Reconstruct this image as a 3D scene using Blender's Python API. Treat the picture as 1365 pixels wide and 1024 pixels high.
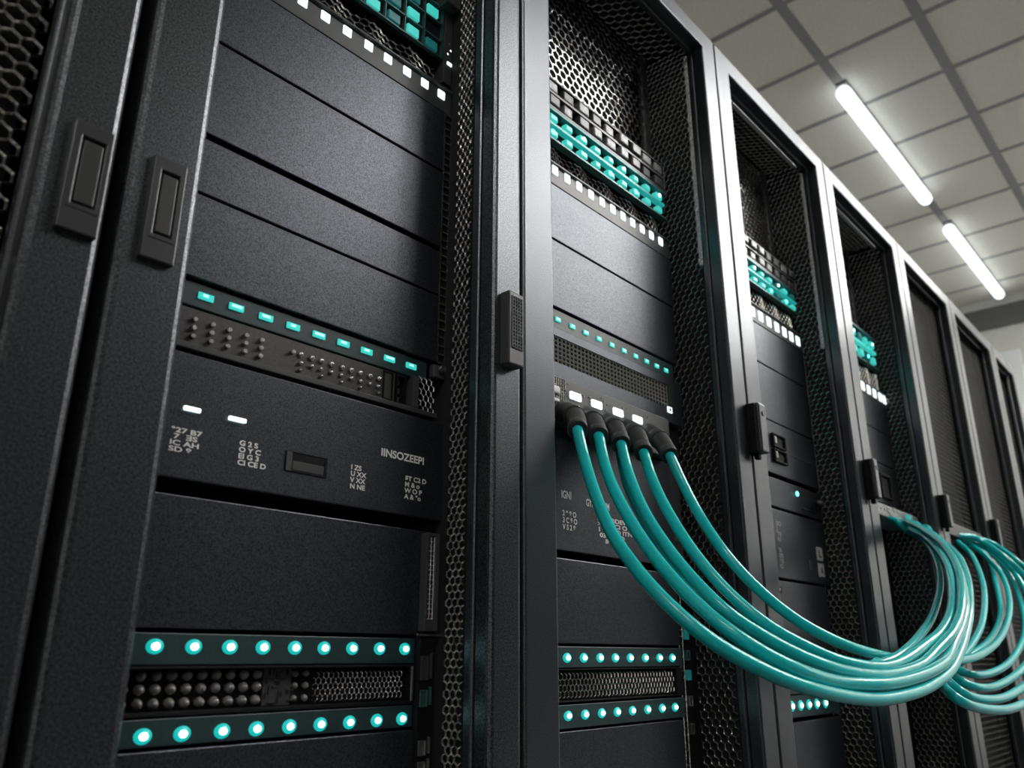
import bpy, bmesh, math, random
from mathutils import Vector, Matrix
random.seed(7)
S = bpy.context.scene
for o in list(bpy.data.objects):
    bpy.data.objects.remove(o)

# ------------------------------------------------------------------ camera, world, exposure
cam_d = bpy.data.cameras.new('camera')
cam = bpy.data.objects.new('camera', cam_d)
S.collection.objects.link(cam)
S.camera = cam
cam_d.sensor_width = 36.0
cam_d.lens = 36.0 * 1084.4 / 1365.0
cam_d.clip_start = 0.02
yaw, pitch, roll = math.radians(41.836), math.radians(18.504), math.radians(0.124)
fw = Vector((math.cos(yaw) * math.cos(pitch), math.sin(yaw) * math.cos(pitch), math.sin(pitch)))
r0 = Vector((math.sin(yaw), -math.cos(yaw), 0))
u0 = r0.cross(fw)
rt = r0 * math.cos(roll) + u0 * math.sin(roll)
up = -r0 * math.sin(roll) + u0 * math.cos(roll)
cam.matrix_world = Matrix(((rt.x, up.x, -fw.x, 0), (rt.y, up.y, -fw.y, -0.64),
                           (rt.z, up.z, -fw.z, 0.826), (0, 0, 0, 1)))
cam_d.dof.use_dof = True
cam_d.dof.focus_distance = 1.08
cam_d.dof.aperture_fstop = 5.6

W = bpy.data.worlds.new('world')
S.world = W
W.use_nodes = True
W.node_tree.nodes['Background'].inputs[0].default_value = (0.6, 0.7, 0.8, 1)
W.node_tree.nodes['Background'].inputs[1].default_value = 0.02
S.view_settings.view_transform = 'Standard'
S.view_settings.look = 'None'
S.view_settings.exposure = 0.0
S.view_settings.gamma = 1.0
S.view_settings.use_curve_mapping = False
LAMP = 1.9             # radiance of the tubes over the cabinets
ADDED_PANEL_L = 26.0         # radiance of the unseen panel lights added to brighten the cabinets

# ------------------------------------------------------------------ materials
def mat(name, col, rough=0.5, metal=0.0, spec=0.5, emit=None, es=0.0, grain=None, bump=0.0, coat=0.0):
    m = bpy.data.materials.new(name)
    m.use_nodes = True
    nt = m.node_tree
    b = nt.nodes['Principled BSDF']
    b.inputs['Base Color'].default_value = (*col, 1)
    b.inputs['Roughness'].default_value = rough
    b.inputs['Metallic'].default_value = metal
    b.inputs['Specular IOR Level'].default_value = spec
    if coat:
        b.inputs['Coat Weight'].default_value = coat
        b.inputs['Coat Roughness'].default_value = 0.15
    if emit:
        b.inputs['Emission Color'].default_value = (*emit, 1)
        b.inputs['Emission Strength'].default_value = es
    if grain:
        sc, amt = grain
        tc = nt.nodes.new('ShaderNodeTexCoord')
        nz = nt.nodes.new('ShaderNodeTexNoise')
        nz.inputs['Scale'].default_value = sc
        nz.inputs['Detail'].default_value = 3
        nt.links.new(tc.outputs['Object'], nz.inputs['Vector'])
        mr = nt.nodes.new('ShaderNodeMapRange')
        mr.inputs['From Min'].default_value = 0.3
        mr.inputs['From Max'].default_value = 0.7
        mr.inputs['To Min'].default_value = 1 - amt
        mr.inputs['To Max'].default_value = 1 + amt
        nt.links.new(nz.outputs['Fac'], mr.inputs['Value'])
        mx = nt.nodes.new('ShaderNodeVectorMath')
        mx.operation = 'SCALE'
        mx.inputs[0].default_value = col
        nt.links.new(mr.outputs['Result'], mx.inputs['Scale'])
        nt.links.new(mx.outputs['Vector'], b.inputs['Base Color'])
        if bump:
            bp = nt.nodes.new('ShaderNodeBump')
            bp.inputs['Strength'].default_value = bump
            bp.inputs['Distance'].default_value = 0.0006
            nt.links.new(nz.outputs['Fac'], bp.inputs['Height'])
            nt.links.new(bp.outputs['Normal'], b.inputs['Normal'])
    return m

PAINT = mat('powder_coat_frame', (0.100, 0.107, 0.119), 0.30, 0.85, 0.5, grain=(800, 0.5), bump=0.14)
PAINT_G = mat('grainy_powder_coat', (0.098, 0.104, 0.114), 0.29, 0.85, 0.5, grain=(560, 0.7), bump=0.32)
PANEL = mat('powder_coat_panel', (0.070, 0.077, 0.090), 0.34, 0.8, 0.5, grain=(700, 0.55), bump=0.2)
BODY = mat('cabinet_steel', (0.016, 0.017, 0.018), 0.6, 0.0, 0.3)
BLACK = mat('matt_black', (0.006, 0.006, 0.007), 0.7, 0.0, 0.2)
LINER = mat('dark_liner', (0.014, 0.015, 0.016), 0.8, 0.0, 0.4)
MESH = mat('wire_mesh_steel', (0.85, 0.83, 0.79), 0.2, 0.95, 0.5, grain=(240, 0.5))
MESH_B = mat('bay_mesh_steel', (0.80, 0.78, 0.74), 0.25, 0.95, 0.5, grain=(160, 0.5), bump=1.0)
MESH_S = mat('side_mesh_steel', (0.46, 0.45, 0.43), 0.22, 0.92, 0.5, grain=(200, 0.6), bump=0.8)
MESHD = mat('dark_door_mesh', (0.040, 0.040, 0.038), 0.6, 0.2, 0.5)
PLAST = mat('dark_grey_plastic', (0.045, 0.046, 0.048), 0.38, 0.0, 0.5)
PLATE = mat('satin_grey_plate', (0.085, 0.085, 0.088), 0.32, 0.3, 0.5)
STEEL = mat('bare_steel', (0.42, 0.42, 0.42), 0.35, 0.9, 0.5, grain=(300, 0.3))
KNOB = mat('nickel_button', (0.75, 0.73, 0.70), 0.25, 0.85, 0.5)
LENS = mat('smoked_lens', (0.19, 0.18, 0.17), 0.12, 0.0, 0.8, coat=0.6)
BAR = mat('dark_teal_bar', (0.018, 0.042, 0.046), 0.42, 0.0, 0.5, grain=(600, 0.25))
GREYBAR = mat('grey_label_bar', (0.05, 0.052, 0.055), 0.4, 0.0, 0.5)
TEAL_E = mat('teal_led', (0.03, 0.3, 0.28), 0.3, emit=(0.04, 0.62, 0.55), es=0.9)
TEAL_B = mat('teal_led_bright', (0.05, 0.5, 0.45), 0.3, emit=(0.10, 0.95, 0.86), es=6.0)
TEAL_P = mat('teal_port_light', (0.04, 0.4, 0.36), 0.3, emit=(0.06, 0.66, 0.58), es=0.72, grain=None)
TEAL_M = mat('teal_light_pipe', (0.02, 0.2, 0.2), 0.3, emit=(0.015, 0.28, 0.26), es=0.9)
TEAL_D = mat('dim_teal_port', (0.02, 0.16, 0.16), 0.3, emit=(0.01, 0.2, 0.2), es=0.3)
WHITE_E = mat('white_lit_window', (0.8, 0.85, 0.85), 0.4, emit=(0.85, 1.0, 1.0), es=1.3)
WHITE = mat('white_print', (0.92, 0.92, 0.90), 0.6)
PADDLE = mat('paddle_black', (0.022, 0.022, 0.023), 0.4)
LATCH = mat('latch_grey', (0.055, 0.056, 0.059), 0.34, 0.5)
TEAL_G = mat('teal_led_halo', (0.02, 0.22, 0.21), 0.3, emit=(0.01, 0.62, 0.58), es=0.75)
CORE = mat('led_core', (0.6, 0.9, 0.9), 0.3, emit=(0.62, 1.0, 0.97), es=5.0)
FLAT_GLARE = mat('flat_led_glare', (0.4, 0.8, 0.78), 0.3, emit=(0.45, 0.95, 0.88), es=1.0)  # white glare of the flat teal lights, put in as a bright patch
GREYPRINT = mat('grey_print', (0.30, 0.30, 0.29), 0.6)
CABLE = mat('aqua_cable_jacket', (0.008, 0.54, 0.55), 0.2, 0.0, 0.5)
RUBBER = mat('rubber_boot', (0.055, 0.055, 0.056), 0.5, 0.0, 0.4)
TILE = mat('ceiling_tile', (0.84, 0.81, 0.745), 0.9, 0.0, 0.1, grain=(60, 0.06))
TBAR = mat('ceiling_rail', (0.30, 0.305, 0.31), 0.6)
LAMP_M = mat('tube_diffuser', (0.8, 0.85, 0.85), 0.4, emit=(0.90, 1.0, 1.0), es=LAMP)
ADDED_PANEL_M = mat('added_panel_diffuser', (0.8, 0.8, 0.8), 0.4, emit=(1.0, 0.98, 0.94), es=ADDED_PANEL_L)
WALL = mat('wall_paint', (0.74, 0.74, 0.71), 0.85, 0.0, 0.2, grain=(30, 0.04))
WALLD = mat('dark_wall_paint', (0.03, 0.031, 0.033), 0.8, 0.0, 0.2, grain=(30, 0.04))
PALE = mat('pale_wall_board', (0.90, 0.92, 0.94), 0.6, 0.0, 0.3)
FLOOR = mat('dark_floor', (0.07, 0.07, 0.074), 0.5, 0.0, 0.4, grain=(20, 0.15))

# ------------------------------------------------------------------ mesh helpers
class MB:
    def __init__(s):
        s.bm = bmesh.new()

    def box(s, x0, x1, y0, y1, z0, z1, bev=0.0, seg=2):
        t = bmesh.new()
        bmesh.ops.create_cube(t, size=1.0)
        for v in t.verts:
            v.co = Vector((x0 + (v.co.x + .5) * (x1 - x0), y0 + (v.co.y + .5) * (y1 - y0), z0 + (v.co.z + .5) * (z1 - z0)))
        if bev:
            bmesh.ops.bevel(t, geom=t.edges[:], offset=bev, segments=seg, affect='EDGES', profile=0.5)
        s._take(t)
        return s

    def _take(s, t):
        me = bpy.data.meshes.new('tmp')
        t.to_mesh(me)
        t.free()
        s.bm.from_mesh(me)
        bpy.data.meshes.remove(me)

    def ring(s, ox0, ox1, oz0, oz1, ix0, ix1, iz0, iz1, yf, yb, bev=0.0, floor=None, seg=2, outer_only=False):
        """a frame facing -Y; floor = depth of a recess floor (None: open through)"""
        t = bmesh.new()
        O = [(ox0, oz0), (ox1, oz0), (ox1, oz1), (ox0, oz1)]
        I = [(ix0, iz0), (ix1, iz0), (ix1, iz1), (ix0, iz1)]
        yi = yb if floor is None else floor
        of = [t.verts.new((x, yf, z)) for x, z in O]
        ob = [t.verts.new((x, yb, z)) for x, z in O]
        jf = [t.verts.new((x, yf, z)) for x, z in I]
        jb = [t.verts.new((x, yi, z)) for x, z in I]
        be = []
        for k in range(4):
            n = (k + 1) % 4
            t.faces.new((of[k], of[n], jf[n], jf[k]))
            t.faces.new((jf[k], jf[n], jb[n], jb[k]))
            t.faces.new((of[n], of[k], ob[k], ob[n]))
            if floor is None:
                t.faces.new((ob[k], jb[k], jb[n], ob[n]))
        if floor is not None:
            t.faces.new(jb)
            t.faces.new(ob[::-1])
        t.edges.ensure_lookup_table()
        if bev:
            for e in t.edges:
                a, b = e.verts
                if a in of and b in of or (not outer_only and a in jf and b in jf):
                    be.append(e)
                if (a in of and b in ob) or (b in of and a in ob):
                    be.append(e)
            bmesh.ops.bevel(t, geom=be, offset=bev, segments=seg, affect='EDGES', profile=0.5)
        bmesh.ops.recalc_face_normals(t, faces=t.faces[:])
        s._take(t)
        return s

    def dome(s, x, y, z, r, h, n=12, m=4, ax=None):
        """a dome facing -Y, its rim on the plane y"""
        t = s.bm
        rings = []
        for j in range(m):
            a = j / m * math.pi / 2
            rr = r * math.cos(a)
            yy = y - h * math.sin(a)
            rings.append([t.verts.new((x + rr * math.cos(2 * math.pi * k / n), yy, z + rr * math.sin(2 * math.pi * k / n))) for k in range(n)])
        top = t.verts.new((x, y - h, z))
        for j in range(m - 1):
            for k in range(n):
                f = t.faces.new((rings[j][k], rings[j][(k + 1) % n], rings[j + 1][(k + 1) % n], rings[j + 1][k]))
                f.smooth = True
        for k in range(n):
            f = t.faces.new((rings[-1][k], rings[-1][(k + 1) % n], top))
            f.smooth = True
        t.faces.new(rings[0][::-1])
        return s

    def cyl(s, x, y0, y1, z, r, n=14, r1=None):
        """a cylinder along Y"""
        t = s.bm
        r1 = r if r1 is None else r1
        A = [t.verts.new((x + r * math.cos(2 * math.pi * k / n), y0, z + r * math.sin(2 * math.pi * k / n))) for k in range(n)]
        B = [t.verts.new((x + r1 * math.cos(2 * math.pi * k / n), y1, z + r1 * math.sin(2 * math.pi * k / n))) for k in range(n)]
        for k in range(n):
            f = t.faces.new((A[k], A[(k + 1) % n], B[(k + 1) % n], B[k]))
            f.smooth = True
        t.faces.new(A[::-1])
        t.faces.new(B)
        return s

    def strut(s, a, b, nrm, hw, hd, flat=False):
        """square-section wire from a to b; nrm = out-of-plane direction"""
        a, b = Vector(a), Vector(b)
        d = (b - a).normalized()
        sd = d.cross(nrm) * hw
        up_ = nrm * hd
        t = s.bm
        prof = (sd + up_, up_ - sd, -sd - up_, sd - up_) if flat else (sd, up_, -sd, -up_)
        P = [[t.verts.new(p + q) for q in prof] for p in (a, b)]
        for k in range(4):
            t.faces.new((P[0][k], P[0][(k + 1) % 4], P[1][(k + 1) % 4], P[1][k]))
        return s

    def hexmesh(s, u0, u1, v0, v1, p, fn, nrm, hw=0.0011, hd=0.0011, st=1.0, flat=False):
        """hexagonal wire lattice on the (u, v) rectangle, pitch p"""
        e = p / math.sqrt(3) * st
        rows = int((v1 - v0) / (1.5 * e)) + 1
        cols = int((u1 - u0) / p) + 1
        nrm = Vector(nrm)
        for j in range(rows):
            for i in range(cols):
                cu = u0 + (i + 0.5 * (j % 2)) * p
                cv = v0 + j * 1.5 * e
                top = (cu, cv + e)
                tl = (cu - p / 2, cv + e / 2)
                tr = (cu + p / 2, cv + e / 2)
                br = (cu + p / 2, cv - e / 2)
                for q, w in ((tl, top), (top, tr), (tr, br)):
                    if min(q[0], w[0]) < u0 - 1e-6 or max(q[0], w[0]) > u1 + 1e-6 or min(q[1], w[1]) < v0 or max(q[1], w[1]) > v1:
                        continue
                    s.strut(fn(*q), fn(*w), nrm, hw, hd, flat)
        return s

    def grid(s, u0, u1, v0, v1, nu, nv, fn, nrm, hw, hd, flat=False):
        """square lattice of bars"""
        nrm = Vector(nrm)
        for i in range(nu + 1):
            u = u0 + (u1 - u0) * i / nu
            s.strut(fn(u, v0), fn(u, v1), nrm, hw, hd, flat)
        for j in range(nv + 1):
            v = v0 + (v1 - v0) * j / nv
            s.strut(fn(u0, v), fn(u1, v), nrm, hw, hd, flat)
        return s

    def tube(s, pts, rad, n=12, caps=True):
        t = s.bm
        pts = [Vector(p) for p in pts]
        N = len(pts)
        rf = rad if callable(rad) else (lambda q: rad)
        d0 = (pts[1] - pts[0]).normalized()
        ref = Vector((0, 0, 1)) if abs(d0.z) < 0.9 else Vector((1, 0, 0))
        sd = d0.cross(ref).normalized()
        prev = None
        first = last = None
        for i in range(N):
            d = (pts[min(i + 1, N - 1)] - pts[max(i - 1, 0)]).normalized()
            sd = (sd - d * sd.dot(d)).normalized()
            u_ = d.cross(sd)
            r = rf(i / (N - 1))
            R = [t.verts.new(pts[i] + (sd * math.cos(2 * math.pi * k / n) + u_ * math.sin(2 * math.pi * k / n)) * r) for k in range(n)]
            if prev:
                for k in range(n):
                    f = t.faces.new((prev[k], prev[(k + 1) % n], R[(k + 1) % n], R[k]))
                    f.smooth = True
            else:
                first = R
            prev = R
        if caps:
            t.faces.new(first[::-1])
            t.faces.new(prev)
        return s

    def done(s, name, material, parent=None, second=None):
        bm = s.bm
        bmesh.ops.recalc_face_normals(bm, faces=bm.faces[:])
        me = bpy.data.meshes.new(name)
        bm.to_mesh(me)
        bm.free()
        me.materials.append(material)
        if second:
            me.materials.append(second)
        o = bpy.data.objects.new(name, me)
        S.collection.objects.link(o)
        if parent is not None:
            o.parent = parent
            o.location = -Vector(ORG[parent.name])
        return o

ORG = {}
def thing(name, label, cat, loc, group=None):
    """an Empty at the thing's base; its parts are written in world coordinates"""
    o = bpy.data.objects.new(name, None)
    o.empty_display_size = 0.02
    S.collection.objects.link(o)
    o.location = loc
    ORG[o.name] = loc
    o['label'] = label
    o['category'] = cat
    if group:
        o['group'] = group
    return o

def tag(o, label, cat, group=None):
    o['label'] = label
    o['category'] = cat
    if group:
        o['group'] = group
    return o

def sub(name, mb, material, parent):
    """a part of a part (its parent is a mesh already offset to world coordinates)"""
    o = mb.done(name, material)
    o.parent = parent
    return o

def struct(name, mb, material):
    o = mb.done(name, material)
    o['kind'] = 'structure'
    return o

def text(parent, name, s, x, z, w, h, y, material, italic=0.0):
    """lettering facing -Y with its lower left corner at x, z, stretched to w by h"""
    cu = bpy.data.curves.new('lettering', 'FONT')
    cu.body = s
    cu.size = 1.0
    cu.space_line = 0.92
    cu.offset = 0.028
    o = bpy.data.objects.new('lettering', cu)
    S.collection.objects.link(o)
    bpy.context.view_layer.update()
    dg = bpy.context.evaluated_depsgraph_get()
    me = bpy.data.meshes.new_from_object(o.evaluated_get(dg))
    bpy.data.objects.remove(o)
    xs = [v.co.x for v in me.vertices]
    ys = [v.co.y for v in me.vertices]
    sx, sy = w / (max(xs) - min(xs)), h / (max(ys) - min(ys))
    ax, ay = min(xs), min(ys)
    for v in me.vertices:
        v.co = Vector((x + (v.co.x - ax) * sx, y, z + (v.co.y - ay) * sy))
    me.materials.clear()
    me.materials.append(material)
    t = bpy.data.objects.new(name, me)
    S.collection.objects.link(t)
    t.parent = parent
    t.location = -Vector(ORG[parent.name])
    return t

def spline(P, n=10):
    """Catmull-Rom through the points"""
    P = [Vector(p) for p in P]
    Q = [P[0] * 2 - P[1]] + P + [P[-1] * 2 - P[-2]]
    out = []
    for i in range(1, len(Q) - 2):
        a, b, c, d = Q[i - 1:i + 3]
        for k in range(n):
            t = k / n
            out.append(0.5 * ((2 * b) + (c - a) * t + (2 * a - 5 * b + 4 * c - d) * t * t + (3 * b - a - 3 * c + d) * t ** 3))
    out.append(P[-1])
    return out

# ------------------------------------------------------------------ the room
CZ = 4.50
XW0, XW1, YW0, YW1 = -3.0, 9.45, -5.2, 3.2
struct('floor', MB().box(XW0, XW1, YW0, YW1, -0.1, 0.0), FLOOR)
struct('ceiling', MB().box(XW0, XW1, YW0, YW1, CZ, CZ + 0.1), TILE)
struct('wall_back', MB().box(XW0, XW1, YW1, YW1 + 0.1, 0, CZ), WALL)
struct('wall_front', MB().box(XW0, XW1, YW0 - 0.1, YW0, 0, CZ), WALLD)
struct('wall_left', MB().box(XW0 - 0.1, XW0, YW0, YW1, 0, CZ), WALL)
struct('wall_right', MB().box(XW1, XW1 + 0.1, YW0, YW1, 0, CZ), WALL)
# ceiling grid: wide rails along the row, thin bars across
m1 = MB()
for k in range(-9, 6):
    y = 0.76 + 0.59 * k
    if YW0 < y < YW1:
        m1.box(XW0, XW1, y - 0.030, y + 0.030, CZ - 0.006, CZ + 0.01)
struct('trim_1', m1, TBAR)
m2 = MB()
for k in range(-11, 9):
    x = 4.575 + 0.631 * k
    if XW0 < x < XW1:
        m2.box(x - 0.016, x + 0.016, YW0, YW1, CZ - 0.005, CZ + 0.01)
struct('trim_2', m2, TBAR)
# dark downstand along the end wall and the pale board under it
struct('trim_3', MB().box(XW1 - 0.03, XW1, YW0, YW1, 4.16, 4.40, 0.01), mat('grey_downstand', (0.14, 0.14, 0.135), 0.8))
struct('trim_4', MB().box(XW1 - 0.02, XW1, 0.70, 2.6, 0.0, 3.88, 0.008), PALE)

# ceiling lights: tubes hung right under the grid
def ceiling_light(x0, x1, y, label, group):
    t = thing('ceiling_light', label, 'ceiling light', ((x0 + x1) / 2, y, CZ - 0.004), group)
    MB().box(x0 + 0.02, x1 - 0.02, y - 0.035, y + 0.035, CZ - 0.03, CZ - 0.004, 0.004).done('housing', TBAR, t)
    h = 0.050
    d = MB()
    P = []
    for k in range(5):
        a = k / 4 * math.pi / 2
        P.append((x0 + h * (1 - math.sin(a)), h * math.cos(a)))
    pts = [(x0 + h - h * math.cos(k / 5 * math.pi / 2), h * math.sin(max(k, 0.35) / 5 * math.pi / 2)) for k in range(6)]
    pts += [(x1 - h + h * math.cos(k / 5 * math.pi / 2), h * math.sin(max(k, 0.35) / 5 * math.pi / 2)) for k in range(5, -1, -1)]
    xs = [p[0] for p in pts]
    def rad(q):
        i = min(int(round(q * (len(pts) - 1))), len(pts) - 1)
        return pts[i][1]
    d.tube([(x, y, CZ - 0.03 - h) for x in xs], rad, 14)
    d.done('tube_diffuser', LAMP_M, t)
    return t

ceiling_light(4.836, 6.72, 0.745, 'glowing white tube light on the ceiling, nearer and longer-looking of the two', 'ceiling tube lights')
ceiling_light(7.31, 9.22, 0.745, 'glowing white tube light on the ceiling next to the end wall downstand', 'ceiling tube lights')
# out-of-view panel lights added over the aisle to brighten cabinet fronts and mesh
def added_panel_light(x0, x1, y0, y1):
    t = thing('added_ceiling_panel', 'added out-of-view ceiling panel over the aisle, placed to light the cabinets', 'ceiling light',
              ((x0 + x1) / 2, (y0 + y1) / 2, CZ), 'added aisle panel lights')
    MB().box(x0, x1, y0, y1, CZ - 0.022, CZ - 0.004, 0.004).done('added_panel_frame', TBAR, t)
    MB().box(x0 + 0.03, x1 - 0.03, y0 + 0.03, y1 - 0.03, CZ - 0.026, CZ - 0.021).done('added_panel_diffuser', ADDED_PANEL_M, t)
for y, ks in ((-1.895, (5, 6, 7, 8)), (-2.485, (0, 4, 5, 6, 7, 8)), (-3.665, (0, 4, 5, 6, 7, 8))):
    for k in ks:
        x = -1.73 + 1.262 * k
        added_panel_light(x - 0.5, x + 0.5, y - 0.26, y + 0.26)

# ------------------------------------------------------------------ the cabinets
G = [-0.39, 0.2215, 0.7355, 1.373, 1.972, 2.57, 3.16, 3.79, 4.22]
TOP = 2.10
YS = 0.088              # face of the rack-mounted units
CN = {0: 'cabinet cut off by the left edge', 1: 'big cabinet in the left foreground', 2: 'cabinet the cables plug into',
      3: 'cabinet right of the plugged-in cables', 4: 'cabinet where the cable loop ends'}
CAB_LABEL = [
    'black server cabinet cut off by the left edge, showing mesh and a latched stile',
    'large black server cabinet in the left foreground with the dotted-print server inside',
    'black server cabinet whose patch panel has five teal cables plugged in',
    'server cabinet right of the plugged-in cables, bar handle on its left edge',
    'server cabinet where the teal cable loop ends at a plug strip',
    'closed mesh-door server cabinet right behind the cable loop',
    'mesh-door server cabinet last but one of the row',
    'last and smallest server cabinet of the row, at the pale wall',
]
LST = [0.10, 0.064, 0.064, 0.062, 0.060, 0.058, 0.056, 0.052]
RST = [0.056, 0.054, 0.054, 0.054, 0.052, 0.052, 0.050, 0.046]

def cabinet(i):
    g0, g1 = G[i] + 0.0018, G[i + 1] - 0.0018
    if i == 1:
        g0 += 0.004
    if i == 0:
        g1 -= 0.003
    t = thing('server_cabinet', CAB_LABEL[i], 'server cabinet', ((g0 + g1) / 2, 0.45, 0.0), 'row of server cabinets')
    ox0, ox1 = g0 + LST[i], g1 - RST[i]
    oz0, oz1 = 0.11, 2.055
    # door frame
    fb = 0.007 if i in (0, 1) else 0.004
    MB().ring(g0, g1, 0.045, TOP, ox0, ox1, oz0, oz1, 0.0, 0.022, fb, seg=3).done('door_frame', PAINT_G if i < 2 else PAINT, t)
    # stepped lip inside the door opening
    lp = 0.003
    MB().ring(ox0 - 0.01, ox1 + 0.01, oz0 - 0.01, oz1 + 0.01, ox0 + lp, ox1 - lp, oz0 + lp, oz1 - lp, 0.024, 0.036, 0.004, seg=3).done('door_lip', PAINT, t)
    # body shell
    b = MB()
    th = 0.004
    b.box(g0 + 0.002, g0 + 0.002 + th, 0.037, 0.93, 0.05, TOP - 0.006)
    b.box(g1 - 0.002 - th, g1 - 0.002, 0.037, 0.93, 0.05, TOP - 0.006)
    b.box(g0 + 0.006, g1 - 0.006, 0.926, 0.93, 0.05, TOP - 0.006)
    b.box(g0 + 0.006, g1 - 0.006, 0.037, 0.926, TOP - 0.01, TOP - 0.006)
    b.box(g0 + 0.006, g1 - 0.006, 0.037, 0.926, 0.05, 0.056)
    b.done('cabinet_body', BODY, t)
    MB().box(g0 + 0.02, g1 - 0.02, 0.03, 0.9, 0.0, 0.05, 0.003).done('plinth', BLACK, t)
    wx = ox1 + 0.002            # right inner wall plane
    if i in (1, 2, 3, 4):
        MB().box(wx, wx + 0.006, 0.037, 0.150, 0.09, 2.07).done('side_liner', LINER, t)
        MB().box(g0 + 0.03, wx, 0.152, 0.156, 0.09, 2.07).done('back_liner', BLACK, t)
        # mesh lining of the right inner wall
        pz = (0, 0.0095, 0.0135, 0.0145, 0.0155)[i]
        y0, y1 = (0.040, 0.070) if i == 1 else (0.040, 0.146)
        q = MB()
        q.hexmesh(y0, y1, 0.30, 2.080, pz, lambda u, v: (wx - 0.004, u, v), (-1, 0, 0), 0.0012 if i < 3 else 0.0016, 0.0020, 1.0)
        q.done('side_mesh', MESH_S, t)
        # mesh closing the empty upper bay
        bx1 = wx - 0.012
        pb = {1: 0.02, 2: 0.0205, 3: 0.0175, 4: 0.0165}[i]
        q = MB()
        q.hexmesh(ox0 - 0.03, bx1 - 0.022, 1.56, 2.085, pb, lambda u, v: (u, 0.136, v), (0, -1, 0), 0.0013, 0.0016, 0.9, True)
        q.hexmesh(ox0 - 0.03, wx, 0.040, 0.140, pb, lambda u, v: (u, v, 2.083), (0, 0, -1), 0.0015, 0.0030, 0.9)
        q.done('back_mesh', MESH_B, t)
        if i == 4:
            q = MB()
            q.hexmesh(ox0 - 0.03, bx1 - 0.022, 0.30, 1.16, 0.020, lambda u, v: (u, 0.146, v), (0, -1, 0), 0.0011, 0.0012, 0.9)
            q.done('lower_mesh', MESHD, t)
        if i != 1:
            MB().box(bx1 - 0.024, bx1 - 0.002, 0.130, 0.142, 1.55, 2.085, 0.003).done('corner_post', POST, t)
        if i in (2, 3):
            MB().box(wx - 0.006, wx, 0.037, 0.045, 1.55, 2.05, 0.002).done('mesh_edge_strip', EDGE, t)
        if i in (3, 4):
            MB().box(ox0, wx, 0.050, 0.060, 2.072, 2.080, 0.002).done('top_edge_strip', EDGE, t)
    elif i == 0:
        MB().box(g0 + 0.04, wx, 0.10, 0.104, 0.09, 2.07).done('back_liner', BLACK, t)
        q = MB()
        q.hexmesh(-0.12, wx, 0.70, 2.04, 0.0165, lambda u, v: (u, 0.062, v), (0, -1, 0), 0.0016, 0.0030, 0.9)
        q.done('door_mesh', MESH, t)
    else:
        MB().box(ox0 - 0.008, wx, 0.07, 0.074, 0.09, 2.07).done('back_liner', BLACK, t)
        q = MB()
        q.hexmesh(ox0 - 0.004, ox1 + 0.004, 0.30, 2.06, 0.0185, lambda u, v: (u, 0.042, v), (0, -1, 0), 0.0014, 0.0008, 1.0)
        q.done('door_mesh', MESHD, t)
    return t

def wave_mat(name, col, sc, rough, metal):
    m = mat(name, col, rough, metal)
    nt = m.node_tree
    tc = nt.nodes.new('ShaderNodeTexCoord')
    w = nt.nodes.new('ShaderNodeTexWave')
    w.bands_direction = 'DIAGONAL'
    w.inputs['Scale'].default_value = sc
    w.inputs['Distortion'].default_value = 3.0
    bp = nt.nodes.new('ShaderNodeBump')
    bp.inputs['Strength'].default_value = 0.8
    bp.inputs['Distance'].default_value = 0.003
    nt.links.new(tc.outputs['Object'], w.inputs['Vector'])
    nt.links.new(w.outputs['Fac'], bp.inputs['Height'])
    nt.links.new(bp.outputs['Normal'], nt.nodes['Principled BSDF'].inputs['Normal'])
    return m
STEELG = mat('grey_connector', (0.24, 0.24, 0.245), 0.4, 0.4, 0.5, grain=(200, 0.5))
POST = wave_mat('knurled_post', (0.10, 0.105, 0.11), 22, 0.35, 0.3)
EDGE = wave_mat('edge_strip', (0.7, 0.7, 0.71), 60, 0.35, 0.5)

CABS = [cabinet(i) for i in range(8)]

# latches and handles
def latch(i, x0, x1, z0, z1, label):
    c = CABS[i]
    p = MB().ring(x0, x1, z0, z1, x0 + 0.0075, x1 - 0.0055, z0 + 0.024, z1 - 0.013, -0.0065, 0.001, 0.0012, floor=-0.001).done('latch_plate', LATCH, c)
    p['label'] = label
    sub('latch_paddle', MB().box(x0 + 0.0092, x1 - 0.0068, -0.0058, -0.001, z0 + 0.026, z1 - 0.0155, 0.001), PADDLE, p)
    sub('latch_groove', MB().box(x0 + 0.004, x1 - 0.003, -0.0068, -0.0062, z0 + 0.0190, z0 + 0.0198), BLACK, p)
latch(0, 0.1790, 0.2105, 1.141, 1.239, 'satin grey door latch with dark paddle')
latch(1, 0.2450, 0.2745, 1.141, 1.239, 'satin grey door latch with dark paddle')

# vented latch box on the right stile of the left foreground cabinet
h = MB().box(0.6925, 0.7205, -0.015, 0.001, 1.166, 1.264, 0.002).done('vented_latch', PLATE, CABS[1])
g = MB()
g.grid(0.6985, 0.7165, 1.188, 1.257, 4, 15, lambda u, v: (u, -0.0160, v), (0, -1, 0), 0.0007, 0.0007)
sub('latch_vent', MB().box(0.6980, 0.7170, -0.0156, -0.0148, 1.187, 1.258), BLACK, h)
sub('latch_grille', g, STEELG, h)
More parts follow.
